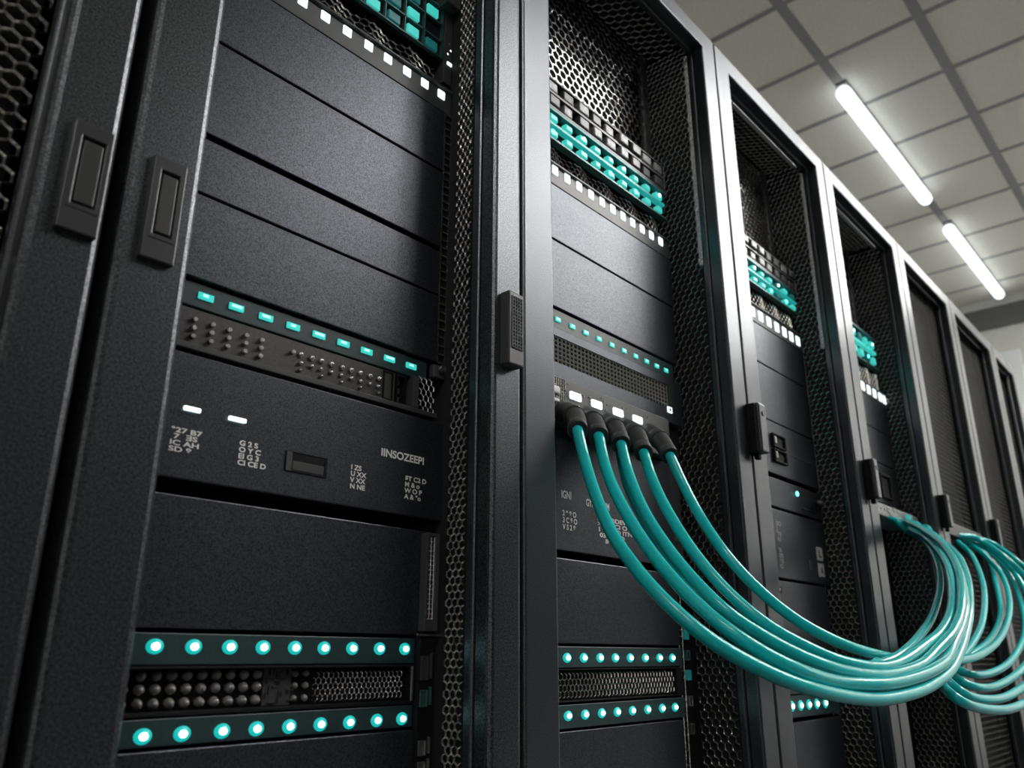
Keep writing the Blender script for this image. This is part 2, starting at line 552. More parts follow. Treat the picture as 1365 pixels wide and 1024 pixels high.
# bar handles at the left edge of the farther doors
for i, w in ((3, 0.030), (4, 0.028), (5, 0.026), (6, 0.026), (7, 0.024)):
    x = G[i] - 0.006
    hb = MB().box(x, x + w, -0.024, 0.001, 1.178, 1.272, 0.004, 3).done('bar_handle', PAINT, CABS[i])
    sub('handle_grip_side', MB().box(x - 0.006, x + 0.001, -0.018, -0.001, 1.176, 1.270, 0.002), BLACK, hb)
    sub('handle_pin', MB().box(x + 0.004, x + 0.014, -0.014, -0.004, 1.166, 1.180, 0.001), BLACK, hb)
    k = MB()
    k.cyl(x + 0.016, -0.0255, -0.0235, 1.252, 0.005)
    sub('handle_lock', k, PLAST, hb)

# ------------------------------------------------------------------ rack-mounted units
GB = 'blank panels filling the cabinets'
def blank(x0, x1, z0, z1, label, y=YS):
    o = MB().box(x0, x1, y, y + 0.03, z0, z1, 0.0012).done('blank_panel', PANEL)
    return tag(o, label, 'blank panel', GB)

def led_bar(x0, x1, z0, z1, leds, label, kind, zl=None, lw=0.013, lh=0.007, y=YS, mats=None):
    """a light bar; kind: 'bar' flat teal windows, 'dot' round glowing LEDs, 'white' lit square windows"""
    group = {'bar': 'bars with flat teal lights', 'dot': 'bars with round teal lights', 'white': 'bars with white lit windows'}[kind]
    t = thing('indicator_bar', label, 'indicator light bar', ((x0 + x1) / 2, y + 0.01, z0), group)
    MB().box(x0, x1, y + 0.001, y + 0.028, z0, z1, 0.001).done('bar', GREYBAR if kind == 'white' else BAR, t)
    if kind == 'white':
        MB().box(x0, x1, y - 0.003, y + 0.006, z1 - 0.0035, z1, 0.001).done('bar_lip', PLATE, t)
    if zl is None:
        zl = (z0 + z1) / 2
    for k, x in enumerate(leds):
        m = MB()
        if kind == 'dot':
            m.dome(x, y + 0.001, zl, lw * 0.78, 0.0025, 16, 2)
            nf = len(m.bm.faces)
            m.dome(x, y - 0.0006, zl, lw * 0.39, 0.0030, 16, 3)
            m.bm.faces.ensure_lookup_table()
            for f in m.bm.faces[nf:]:
                f.material_index = 1
            for v in m.bm.verts:
                v.co.z = zl + (v.co.z - zl) * (lh / lw)
            m.done('led', TEAL_G, t, CORE)
        elif kind == 'bar':
            m.box(x - lw / 2, x + lw / 2, y - 0.001, y + 0.002, zl - lh / 2, zl + lh / 2, 0.0006)
            nf = len(m.bm.faces)
            w = 0.30 + 0.08 * math.sin(k * 2.3)
            m.box(x - lw * w, x + lw * (w - 0.04 * (k % 3)), y - 0.0014, y - 0.0006, zl - lh * 0.10, zl + lh * 0.30, 0.0003)
            m.bm.faces.ensure_lookup_table()
            for f in m.bm.faces[nf:]:
                f.material_index = 1
            m.done('led', TEAL_E, t, FLAT_GLARE)
        else:
            m.box(x - lw / 2, x + lw / 2, y - 0.0008, y + 0.002, zl - lh / 2, zl + lh / 2, 0.0012)
            m.done('lit_window', WHITE_E, t)
    return t

def lin(a, b, n):
    return [a + (b - a) * k / (n - 1) for k in range(n)]

# ---- left foreground cabinet
X0, X1 = 0.262, 0.668
c1 = 'in the left foreground cabinet'
blank(X0, X1, 1.4690, 1.5640, 'dark blank panel ' + c1 + ', topmost, right under the white lit squares')
blank(X0, X1, 1.3500, 1.4660, 'dark blank panel ' + c1 + ', second below the white lit squares')
blank(X0, X1, 1.2795, 1.3430, 'narrow dark blank panel ' + c1 + ', third below the white squares')
blank(X0, X1, 1.1850, 1.2770, 'dark blank panel ' + c1 + ' just above the flat teal lights')
blank(X0, X1, 0.8490, 0.9670, 'dark blank panel between the printed server and the round teal lights')
blank(X0, X1 - 0.012, 0.10, 0.7490, 'tall dark blank panel at the bottom of the left foreground cabinet')
led_bar(X0, X1 + 0.012, 1.5660, 1.6060, [0.290, 0.3235, 0.357, 0.391, 0.425, 0.459, 0.493, 0.528, 0.561, 0.595, 0.628, 0.660],
        'grey bar with white lit squares high in the left foreground cabinet', 'white', 1.592, 0.0135, 0.0135)
led_bar(X0, X1 - 0.012, 1.1560, 1.1820, [0.285, 0.3195, 0.354, 0.388, 0.423, 0.457, 0.491, 0.525, 0.559, 0.594, 0.629],
        'dark bar with flat teal lights ' + c1, 'bar', 1.1695, 0.0165, 0.0072, y=YS + 0.004)
led_bar(X0, X1 - 0.018, 0.8180, 0.8450, [0.276, 0.312, 0.348, 0.384, 0.420, 0.455, 0.491, 0.526, 0.562, 0.599, 0.635],
        'bar of round teal lights above the lens grille ' + c1, 'dot', 0.8335, 0.0105, 0.0085)
led_bar(X0, X1 - 0.018, 0.7520, 0.7745, [0.276, 0.312, 0.348, 0.383, 0.421, 0.456, 0.492, 0.528, 0.564, 0.600, 0.635],
        'bar of round teal lights below the lens grille ' + c1, 'dot', 0.7610, 0.0105, 0.0085)

# port switch at the very top
def port_switch():
    t = thing('port_switch', 'switch with glowing teal square ports at the top of the left foreground cabinet', 'network switch', (0.46, 0.1, 1.66))
    MB().box(X0, 0.662, 0.096, 0.130, 1.655, 1.815, 0.002).done('switch_case', BLACK, t)
    fr = MB()
    for z in (1.6575, 1.6860, 1.7170, 1.7480, 1.7790, 1.810):
        fr.box(X0, 0.662, 0.0905, 0.0965, z - 0.0012, z + 0.0012)
    xs = [0.270, 0.305, 0.341, 0.376, 0.412, 0.447, 0.483, 0.518, 0.554, 0.589, 0.625, 0.6605]
    for k, x in enumerate(xs):
        fr.box(x - 0.001, x + 0.001, 0.0905, 0.0965, 1.6575, 1.81)
    fr.done('port_frame', PORTF, t)
    rr = random.Random(5)
    for j, z in enumerate((1.6720, 1.7020, 1.7330, 1.7640)):
        for k in range(len(xs) - 1):
            q = rr.random()
            if q < 0.22 and j > 0:
                continue
            a = xs[k] + 0.006
            w = 0.021
            m = TEAL_D if q > 0.86 else TEAL_P
            MB().box(a, a + w, 0.0915, 0.0965, z - 0.0085, z + 0.0065, 0.001).done('teal_port', m, t)
    # right ear with small white lights
    MB().box(0.664, 0.6795, 0.090, 0.12, 1.618, 1.80, 0.001).done('switch_ear', PLAST, t)
    for x, z in ((0.6735, 1.691), (0.677, 1.6805), (0.6715, 1.6715)):
        MB().dome(x, 0.0905, z, 0.0022, 0.0012, 10, 2).done('white_led', WHITE_E if z < 1.69 else STEEL, t)
    MB().box(0.670, 0.6795, 0.0885, 0.0915, 1.652, 1.6575, 0.0006).done('white_led_bar', WHITE_E, t)
    MB().box(0.650, 0.679, 0.072, 0.11, 1.745, 1.80, 0.002).done('switch_bracket', PLATE, t)
    return t
PORTF = mat('teal_tinted_frame', (0.05, 0.14, 0.14), 0.35, 0.4)
port_switch()
# dark wire tray under the switch
t = thing('cable_tray', 'dark wire mesh tray between teal ports and white squares, left foreground cabinet', 'cable tray', (0.46, 0.1, 1.61))
MB().box(X0, 0.662, 0.112, 0.130, 1.612, 1.652, 0.001).done('tray_base', BLACK, t)
q = MB()
q.hexmesh(X0, 0.660, 1.612, 1.652, 0.013, lambda u, v: (u, 0.104 + 0.004 * math.sin(u * 90), v), (0, -1, 0), 0.0010, 0.0022, 0.8)
q.done('tray_mesh', MESH, t)

# control panel with push buttons
t = thing('control_panel', 'grey control panel with small round buttons under the flat teal lights', 'control panel', (0.45, 0.1, 1.11))
PLATEG = mat('warm_grey_plate', (0.050, 0.048, 0.045), 0.4, 0.1, 0.5, grain=(300, 0.25))
MB().box(X0, 0.606, 0.094, 0.125, 1.1150, 1.1545, 0.001).done('face_plate', PLATEG, t)
MB().box(X0, X1, 0.084, 0.125, 1.1080, 1.1145, 0.001).done('ledge', PLAST, t)
for x in (0.2875, 0.306, 0.325, 0.3455, 0.3645, 0.383, 0.4025, 0.4205):
    for z in (1.1425, 1.1335, 1.1245):
        MB().cyl(x, 0.0945, 0.0895, z, 0.0030, 10, 0.0022).done('push_button', KNOB, t)
MB().cyl(0.459, 0.0945, 0.0890, 1.1400, 0.0026, 10, 0.0020).done('push_button', KNOB, t)
rr = random.Random(3)
for k, x in enumerate(lin(0.471, 0.580, 9)):
    for j, z in enumerate((1.1405, 1.1305, 1.1225)):
        if j == 2 and k % 2:
            continue
        MB().dome(x + rr.uniform(-.001, .001), 0.0945, z, 0.0038 - 0.0008 * j, 0.005, 10, 3).done('push_button', KNOB, t)
for x in (0.5945, 0.6150):
    s_ = MB().ring(x - 0.0075, x + 0.0075, 1.1165, 1.1545, x - 0.0058, x + 0.0058, 1.119, 1.152, 0.0925, 0.12, 0.0, floor=0.110).done('port_column', BLACK, t)
    for z in (1.1245, 1.1355, 1.1465):
        sub('port_contact', MB().box(x - 0.004, x + 0.004, 0.100, 0.110, z - 0.004, z + 0.004, 0.0008), PLATE, s_)
MB().box(0.6300, 0.6400, 0.088, 0.125, 1.1160, 1.1570, 0.001).done('end_block', PLATE, t)
q = MB()
q.hexmesh(0.6405, 0.6660, 1.1100, 1.1620, 0.0085, lambda u, v: (u, 0.090, v), (0, -1, 0), 0.0008, 0.0014)
q.done('vent_mesh', MESH, t)
q = MB()
q.cyl(0.6715, 0.094, 0.078, 1.1740, 0.0065, 12, 0.0045)
q.box(0.660, 0.680, 0.084, 0.094, 1.162, 1.180, 0.002)
q.done('hinge_knob', PLATE, t)

# server with printed front
t = thing('server_unit', 'black server with white printed characters and two white slots on its front', 'server', (0.465, 0.1, 0.98))
MB().box(X0, X1 + 0.0125, YS - 0.004, 0.14, 0.9810, 1.1035, 0.0016).done('server_case', PANEL, t)
yf = YS - 0.0043
for x in (0.3500, 0.3985):
    MB().box(x - 0.0085 - (0.002 if x > .39 else 0), x + 0.0085, yf - 0.004, yf, 1.0460, 1.0505, 0.0012).done('white_slot', WHITE_E, t)
sk = MB().ring(0.4570, 0.5090, 1.0070, 1.0285, 0.4650, 0.5055, 1.0090, 1.0275, yf - 0.0008, yf + 0.0004, 0.0004, floor=yf - 0.0001).done('media_slot', BLACK, t)
sub('slot_flap', MB().box(0.4660, 0.5050, yf - 0.0006, yf + 0.0002, 1.0095, 1.0190, 0.0003), PLAST, sk)
sub('slot_side', MB().box(0.4578, 0.4645, yf - 0.0011, yf, 1.0078, 1.0278, 0.0002), PLATE, sk)
yt = yf - 0.0005
text(t, 'printed_name', 'IINSOZEEPI', 0.5820, 1.0450, 0.0660, 0.0095, yt, WHITE)
def block(parent, rows, x0, z0, w, h, y, m=WHITE, nm='printed_code'):
    text(parent, nm, '\n'.join(rows), x0, z0, w, h, y, m)
block(t, ['\u00b027 B7', ' 7  \u018eS', 'IC AH', 'SD 8 '], 0.3330, 1.0055, 0.0310, 0.0235, yt)
block(t, ['G 2 S', 'O Y C', 'EI G 3', 'CI CE D'], 0.4035, 1.0040, 0.0315, 0.0250, yt)
block(t, ['I ZS', 'U XX', 'V XX', 'N NE'], 0.5400, 1.0010, 0.0225, 0.0270, yt)
block(t, ['$T C2 D', 'M & o', 'W O P', 'A & \u00b0o'], 0.6190, 1.0005, 0.0340, 0.0275, yt)

# lens grille between the round teal lights
t = thing('lens_grille', 'black grille panel with rows of round smoked lenses between two round-light bars', 'grille panel', (0.45, 0.1, 0.776))
MB().ring(X0, 0.652, 0.7760, 0.8170, X0 + 0.004, 0.6440, 0.7795, 0.8145, 0.088, 0.125, 0.0006, floor=0.105).done('grille_frame', BLACK, t)
MB().box(0.6445, 0.6475, 0.0865, 0.0895, 0.7790, 0.8150, 0.0006).done('chrome_edge', STEEL, t)
for k, x in enumerate(lin(0.2735, 0.4600, 14)):
    for z in (0.8090, 0.7975, 0.7855):
        MB().dome(x, 0.1045, z, 0.0052, 0.008, 12, 4).done('round_lens', LENS, t)
for x in (0.503, 0.516):
    for z in (0.8090, 0.7975, 0.7855):
        MB().dome(x, 0.1045, z, 0.0040, 0.006, 10, 3).done('round_lens', LENS, t)
q = MB()
for k in range(26):
    a, b = rr.uniform(0.468, 0.494), rr.uniform(0.781, 0.812)
    l = rr.uniform(0.003, 0.009)
    if rr.random() < .5:
        q.box(a, a + l, 0.0985, 0.1005, b, b + 0.0009)
    else:
        q.box(a, a + 0.0009, 0.0985, 0.1005, b, min(b + l, 0.8135))
q.box(0.466, 0.4975, 0.1005, 0.105, 0.7800, 0.8140)
q.done('key_block', PLAST, t)
q = MB()
q.hexmesh(0.522, 0.6425, 0.7800, 0.8140, 0.0062, lambda u, v: (u, 0.098, v), (0, -1, 0), 0.0006, 0.0012)
q.done('wire_mesh', MESH, t)

# perforated mounting rail right of the panels, and the slotted duct with small sockets under it
t = thing('mounting_rail', 'thin perforated steel rail down the right side of the left foreground cabinet', 'mounting rail', (0.675, 0.1, 1.2))
MB().box(0.6690, 0.6825, 0.0905, 0.096, 1.1850, 1.5640).done('rail_back', BLACK, t)
q = MB()
q.grid(0.6690, 0.6820, 1.1850, 1.5640, 1, 32, lambda u, v: (u, 0.089, v), (0, -1, 0), 0.0010, 0.0010, True)
q.done('rail_face', MESH_S, t)
t = thing('slotted_duct', 'slim upright duct with a dark slotted face at lower right in the left foreground cabinet', 'cable duct', (0.66, 0.08, 0.853))
MB().ring(0.6520, 0.6720, 0.8530, 0.9640, 0.6550, 0.6655, 0.8660, 0.9600, 0.076, 0.087, 0.0006, floor=0.080).done('duct_case', PLATE, t)
q = MB()
q.grid(0.6552, 0.6652, 0.8665, 0.9595, 2, 17, lambda u, v: (u, 0.0785, v), (0, -1, 0), 0.0006, 0.0008)
q.done('duct_slots', STEEL, t)
t = thing('socket_strip', 'dark upright strip with small framed sockets beside the round teal lights', 'socket strip', (0.66, 0.08, 0.69))
MB().box(0.6510, 0.6750, 0.082, 0.12, 0.60, 0.8470, 0.001).done('strip_body', BLACK, t)
for z0, z1, mm in ((0.800, 0.826, PLAST), (0.772, 0.790, PORTF), (0.7225, 0.738, STEEL), (0.700, 0.7165, STEEL)):
    MB().ring(0.6530, 0.6640, z0, z1, 0.6545, 0.6625, z0 + 0.0016, z1 - 0.0016, 0.0800, 0.083, 0.0003, floor=0.0815).done('socket', mm, t)
    MB().box(0.6665, 0.6690, 0.0790, 0.083, z0 + 0.002, z1 + 0.003, 0.0004).done('socket_clip', mm, t)
MB().box(0.6450, 0.6880, 0.0795, 0.082, 0.8475, 0.8500, 0.0003).done('cross_wire', MESH, t)

# ---- upper gear of the next three cabinets: grey connector rows over glowing teal port rows
def gear(x0, x1, z0, z1, label, n, full=True):
    t = thing('port_module', label, 'network switch', ((x0 + x1) / 2, 0.1, z0), 'modules with teal port rows')
    zt = z0 + (z1 - z0) * (0.50 if full else 0.98)
    MB().box(x0, x1, 0.100, 0.128, z0, z1, 0.002).done('module_case', BLACK, t)
    p = (x1 - x0) / n
    rr = random.Random(int(x0 * 100))
    if full:
        q = MB()
        q.ring(x0, x1, zt, z1, x0 + 0.003, x1 - 0.003, zt + 0.005, z1 - 0.004, 0.086, 0.101, 0.0008)
        q.box(x0, x1, 0.087, 0.1, zt + (z1 - zt) * 0.50, zt + (z1 - zt) * 0.57)
        q.done('connector_frame', PLATE, t)
        for j in range(2):
            for k in range(n):
                a = x0 + p * k
                zz = zt + (z1 - zt) * (0.12 if j == 0 else 0.60)
                hh = (z1 - zt) * 0.33
                b = MB().box(a + p * .14, a + p * (.74 + .14 * rr.random()), 0.082 + 0.006 * rr.random(), 0.1, zz, zz + hh, 0.003)
                b.done('connector', STEELG if rr.random() < .6 else PLATE, t)
    hh = zt - z0
    # teal light pipe between two rows of glowing ports
    q = MB()
    q.box(x0 + 0.002, x1 - 0.002, 0.0885, 0.100, z0 + hh * .50, z0 + hh * .60, 0.001)
    q.done('teal_light_pipe', TEAL_M if full else TEAL_P, t)
    q = MB()
    q.box(x0, x1, 0.086, 0.100, z0, z0 + hh * .05)
    q.box(x0, x1, 0.086, 0.100, z0 + hh * .93, z0 + hh)
    q.done('port_frame', PORTF, t)
    for j in range(2):
        for k in range(n):
            a = x0 + p * (k + .5)
            zz = z0 + hh * (0.27 if j == 0 else 0.76)
            ww = p * (.20 + .07 * rr.random())
            m = MB()
            m.box(a - ww, a + ww, 0.088, 0.1, zz - hh * .10, zz + hh * .10, 0.0025)
            o = m.done('teal_port', TEAL_P if rr.random() < .8 else TEAL_D, t)
    for k in range(n):
        if (k * 7 + j) % 3 == 0:
            a = x0 + p * (k + .5)
            MB().dome(a, 0.0885, z0 + hh * .78, 0.0042, 0.003, 10, 3).done('bright_led', CORE, t)
        elif k % 2:
            a = x0 + p * (k + .4)
            MB().dome(a, 0.0885, z0 + hh * .27, 0.0050, 0.003, 10, 3).done('bright_led', TEAL_B, t)
    return t

def tray(x0, x1, z0, z1, label):
    t = thing('cable_tray', label, 'cable tray', ((x0 + x1) / 2, 0.1, z0))
    MB().box(x0, x1, 0.112, 0.128, z0, z1, 0.001).done('tray_base', BLACK, t)
    q = MB()
    q.hexmesh(x0, x1, z0, z1, 0.012, lambda u, v: (u, 0.104 + 0.004 * math.sin(u * 80), v), (0, -1, 0), 0.0010, 0.0020, 0.8)
    q.done('tray_mesh', MESH, t)

# ---- cabinet with the plugged-in cables
A0, A1 = 0.775, 1.278
c2 = 'in the cabinet with plugged-in cables'
gear(A0, A1 - 0.004, 1.650, 1.775, 'module of grey connectors over bright teal port rows ' + c2, 12)
tray(A0, A1 - 0.006, 1.608, 1.647, 'dark wire mesh tray under the teal ports ' + c2)
led_bar(A0, A1, 1.566, 1.606, [0.787, 0.820, 0.8535, 0.887, 0.920, 0.953, 0.986, 1.020, 1.053, 1.086, 1.118, 1.150, 1.182, 1.214, 1.247],
        'grey bar with white lit squares ' + c2, 'white', 1.593, 0.0145, 0.0165)
blank(A0, A1, 1.464, 1.564, 'dark blank panel under the white squares ' + c2)
blank(A0, A1, 1.345, 1.461, 'dark blank panel above the flat teal lights ' + c2)
led_bar(A0, A1 - 0.01, 1.310, 1.342, [0.782, 0.817, 0.852, 0.888, 0.923, 0.960, 0.996, 1.032, 1.069, 1.105, 1.141, 1.176, 1.209, 1.241],
        'dark bar with small flat teal lights above the long perforated grille', 'bar', 1.3255, 0.013, 0.0075, y=YS + 0.002)
# unit with a perforated grille
t = thing('vented_unit', 'dark unit with a long perforated grille above the row of cable plugs', 'vented unit', (1.02, 0.1, 1.222))
MB().ring(A0, A1, 1.2225, 1.3075, 0.800, 1.2330, 1.2500, 1.2935, YS - 0.004, 0.135, 0.0012, floor=0.094, outer_only=True).done('unit_face', PANEL, t)
MB().box(0.800, 1.2330, 0.0925, 0.0938, 1.2505, 1.2930).done('grille_backing', BLACK, t)
q = MB()
for i in range(45):
    u = 0.800 + 0.433 * i / 44
    q.strut((u, 0.0872, 1.2500), (u, 0.0872, 1.2935), Vector((0, -1, 0)), 0.0019, 0.0014)
for j in range(7):
    v = 1.2500 + 0.0435 * j / 6
    q.strut((0.800, 0.0872, v), (1.2330, 0.0872, v), Vector((0, -1, 0)), 0.0015, 0.0013)
q.done('perforated_grille', GRILLE := mat('grille_metal', (0.36, 0.35, 0.325), 0.34, 0.6), t)
MB().box(1.2260, 1.2410, YS - 0.0055, YS - 0.0035, 1.2410, 1.2520, 0.0005).done('white_tag', WHITE_E, t)
MB().box(1.2310, 1.2360, YS - 0.0062, YS - 0.0054, 1.2440, 1.2490, 0.0003).done('tag_mark', BLACK, t)
# patch panel
t = thing('patch_panel', 'recessed patch panel with white port labels holding five black cable plugs', 'patch panel', (1.02, 0.1, 1.15))
MB().box(A0, 1.205, 0.070, 0.13, 1.150, 1.2195, 0.001).done('panel_body', PLAST, t)
MB().box(1.215, A1, 0.095, 0.13, 1.150, 1.2195).done('panel_end', BLACK, t)
q = MB()
q.grid(A0, 0.912, 1.168, 1.2175, 26, 9, lambda u, v: (u, 0.0695, v), (0, -1, 0), 0.0006, 0.0006)
q.done('vent_mesh', MESH, t)
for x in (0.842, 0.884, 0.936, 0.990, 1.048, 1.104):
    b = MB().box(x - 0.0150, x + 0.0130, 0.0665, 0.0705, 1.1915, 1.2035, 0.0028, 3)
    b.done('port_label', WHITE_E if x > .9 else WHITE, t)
    MB().box(x - 0.002, x + 0.012, 0.0670, 0.0705, 1.1790, 1.1845, 0.0015).done('port_label', WHITE, t)
    MB().box(x - 0.021, x + 0.021, 0.0640, 0.0705, 1.1520, 1.1760, 0.002).done('jack', BLACK, t)
q = MB()
for k in range(70):
    a, b = rr.uniform(0.90, 1.15), rr.uniform(1.166, 1.214)
    q.box(a, a + 0.0022, 0.0685, 0.0702, b, b + 0.0014)
q.done('panel_marks', GREYPRINT, t)
# printed unit behind the cables
t = thing('server_unit', 'dark server with small white print partly hidden behind the hanging teal cables', 'server', (1.02, 0.1, 0.97))
MB().box(A0, A1 - 0.05, YS, 0.135, 0.9690, 1.148, 0.0014).done('server_case', PANEL, t)
yq = YS - 0.0006
text(t, 'printed_name', 'IGNI', 0.9210, 1.0440, 0.0230, 0.0120, yq, WHITE)
text(t, 'printed_name', 'GYNMINIUM', 0.9800, 1.0400, 0.0600, 0.0115, yq, WHITE)
block(t, ['2 9 8 O', '3 C 8 O', 'V S 2 8'], 0.9220, 0.9990, 0.0350, 0.0280, yq)
block(t, ['SI 7UBDEWNU', '> IPN CI O 2', '1 69 MO ITN', ' 03 . V 2O', '    IN I MM'], 1.0080, 0.9890, 0.1080, 0.0400, yq)
for x, z in ((1.107, 1.040), (1.170, 1.040)):
    MB().dome(x, YS, z, 0.0042, 0.0012, 10, 2).done('stud', PLATE, t)
MB().box(A1 - 0.048, A1 - 0.004, YS + 0.006, 0.13, 0.9700, 1.148, 0.008).done('server_side', PLAST, t)
MB().ring(A1 - 0.034, A1 - 0.024, 1.0150, 1.0330, A1 - 0.0325, A1 - 0.0255, 1.0165, 1.0315, YS + 0.004, YS + 0.008, 0.0003).done('side_clip', STEEL, t)
blank(A0, A1 - 0.05, 0.8430, 0.9580, 'dark blank panel behind the cables, above the round teal lights')
led_bar(A0, A1 - 0.045, 0.8110, 0.8390, [0.806, 0.848, 0.890, 0.929, 0.967, 1.006, 1.044, 1.083, 1.124, 1.165, 1.203],
        'upper bar of round teal lights ' + c2, 'dot', 0.8240, 0.0125, 0.0085)
t = thing('grille_panel', 'fine wire grille between the two round-light bars ' + c2, 'grille panel', (1.0, 0.1, 0.768))
MB().ring(A0, A1 - 0.05, 0.7670, 0.8095, A0 + 0.004, A1 - 0.066, 0.7690, 0.8080, YS, 0.125, 0.0006, floor=0.104).done('grille_frame', BLACK, t)
q = MB()
q.hexmesh(A0 + 0.004, A1 - 0.066, 0.7690, 0.8080, 0.0088, lambda u, v: (u, 0.094, v), (0, -1, 0), 0.0008, 0.0014)
q.done('wire_mesh', MESH, t)
led_bar(A0, A1 - 0.045, 0.7340, 0.7640, [0.806, 0.848, 0.890, 0.929, 0.967, 1.006, 1.044, 1.083, 1.124, 1.165, 1.203],
        'lower bar of round teal lights ' + c2, 'dot', 0.7500, 0.0125, 0.0085)
blank(A0, A1 - 0.055, 0.10, 0.7310, 'tall dark blank panel at the bottom of the cabinet with plugged-in cables')
# perforated rail with small teal-lit sockets
t = thing('mounting_rail', 'perforated rail with tiny teal clips below the cables at the right of the round lights', 'mounting rail', (1.245, 0.1, 0.5))
MB().box(A1 - 0.043, A1 + 0.012, 0.0960, 0.11, 0.50, 0.955).done('rail_back', BLACK, t)
q = MB()
q.grid(A1 - 0.043, A1 - 0.032, 0.50, 0.955, 1, 42, lambda u, v: (u, 0.094, v), (0, -1, 0), 0.0008, 0.0012)
q.done('rail_face', MESH_S, t)
for z, mm in ((0.861, TEAL_D), (0.828, PORTF), (0.797, TEAL_D), (0.757, STEEL), (0.715, PLATE)):
    MB().ring(A1 - 0.027, A1 - 0.016, z - 0.008, z + 0.008, A1 - 0.0248, A1 - 0.0182, z - 0.0055, z + 0.0055, 0.090, 0.0965, 0.0006).done('rail_clip', mm, t)

# ---- the cabinet right of the cables
B0, B1 = 1.432, 1.905
c3 = 'in the cabinet right of the cable plugs'
gear(B0, B1, 1.648, 1.768, 'module of grey connectors over teal port rows ' + c3, 11)
tray(B0, B1, 1.598, 1.645, 'dark mesh tray under the teal ports ' + c3)
led_bar(B0, B1 + 0.004, 1.550, 1.594, [1.465, 1.507, 1.549, 1.591, 1.633, 1.675, 1.718, 1.761, 1.803, 1.842, 1.881],
        'grey bar with white lit windows ' + c3, 'white', 1.572, 0.022, 0.024)
blank(B0, B1, 1.453, 1.547, 'dark blank panel under the white lit windows ' + c3)
blank(B0, B1, 1.323, 1.450, 'dark blank panel above the two black sockets ' + c3)
t = thing('power_unit', 'dark panel with two stacked black sockets right of the bar handle', 'power unit', (1.67, 0.1, 1.20))
MB().box(B0, B1, YS, 0.128, 1.2010, 1.3200, 0.0014).done('unit_face', PANEL, t)
for z0, z1 in ((1.2600, 1.2920), (1.2270, 1.2570)):
    s_ = MB().ring(1.6620, 1.7260, z0, z1, 1.6670, 1.7200, z0 + 0.004, z1 - 0.004, YS - 0.007, YS + 0.001, 0.002, floor=YS - 0.002).done('socket', BLACK, t)
    sub('socket_contact', MB().box(1.6720, 1.6800, YS - 0.0055, YS - 0.002, z0 + 0.010, z1 - 0.006, 0.001), STEEL, s_)
MB().box(1.7280, B1 - 0.002, YS - 0.001, YS + 0.001, 1.2570, 1.2600).done('pale_groove', PLATE, t)
t = thing('drive_unit', 'dark unit with one teal dot light and a black lever', 'drive unit', (1.67, 0.1, 1.127))
MB().box(B0, B1, YS, 0.128, 1.1280, 1.1900, 0.0014).done('unit_face', PANEL, t)
MB().dome(1.7710, YS, 1.1720, 0.0055, 0.003, 12, 3).done('teal_led', TEAL_B, t)
q = MB()
q.tube([(1.800, YS - 0.030, 1.1520), (1.825, YS - 0.024, 1.1540), (1.870, YS - 0.012, 1.1620), (1.902, YS - 0.004, 1.1690)], lambda a: (0.003, 0.0085, 0.0075, 0.006)[min(3, int(round(a * 3)))], 10)
q.done('lever', BLACK, t)
MB().box(1.790, B1 - 0.004, YS - 0.003, YS + 0.001, 1.1390, 1.1430, 0.0008).done('pale_groove', PLATE, t)
t = thing('server_unit', 'dark server with faint upright print and two pale square icons behind the bar handle', 'server', (1.67, 0.1, 0.98))
MB().box(B0, B1, YS, 0.128, 0.9800, 1.1220, 0.0014).done('server_case', PANEL, t)
ya = YS - 0.0006
for z0, z1, ch in ((1.0320, 1.0620, 'L'), (0.9960, 1.0260, 'A')):
    MB().box(1.8420, 1.8760, YS - 0.0012, YS + 0.001, z0, z1, 0.0008).done('square_icon', GREYPRINT, t)
    text(t, 'icon_mark', ch, 1.8520, z0 + 0.007, 0.014, 0.016, YS - 0.0018, BLACK)
block(t, ['SO', 'J ', 'TE', 'RI', '  ', '% ', '35', '65', 'G '], 1.6420, 0.9990, 0.0260, 0.0980, ya, GREYPRINT)
q = MB().ring(1.793, 1.807, 1.008, 1.028, 1.796, 1.804, 1.0115, 1.0245, YS - 0.0012, YS + 0.001, 0.0004)
q.done('oval_mark', PLATE, t)
blank(B0, B1 - 0.03, 0.7560, 0.9740, 'tall dark blank panel with a tiny black socket behind the cable bundle, right cabinet')
t = thing('small_socket', 'tiny black socket on the panel edge left of the cable bundle', 'socket', (1.624, YS - 0.001, 0.955))
MB().box(1.6160, 1.6340, YS - 0.004, YS, 0.9480, 0.9620, 0.001).done('socket_body', BLACK, t)
MB().box(1.6200, 1.6260, YS - 0.0046, YS - 0.0036, 0.9530, 0.9580, 0.0004).done('socket_contact', STEEL, t)
led_bar(B0, B1 - 0.025, 0.7130, 0.7530, [1.473, 1.514, 1.555, 1.596, 1.636, 1.677, 1.717, 1.757, 1.801],
        'bar of round teal lights peeking out under the cable bundle', 'dot', 0.7345, 0.0165, 0.0130)
blank(B0, B1 - 0.03, 0.10, 0.7050, 'tall dark blank panel at the bottom right, under the cable bundle')
t = thing('mounting_rail', 'pale perforated rail beside the blank panels ' + c3, 'mounting rail', (1.91, 0.1, 1.2))
MB().box(B1 + 0.002, B1 + 0.010, 0.092, 0.10, 1.20, 1.546, 0.001).done('rail_strip', PLATE, t)
q = MB()
q.grid(B1 + 0.003, B1 + 0.009, 1.20, 1.546, 1, 26, lambda u, v: (u, 0.0915, v), (0, -1, 0), 0.0008, 0.0008)
q.done('rail_holes', STEELG, t)

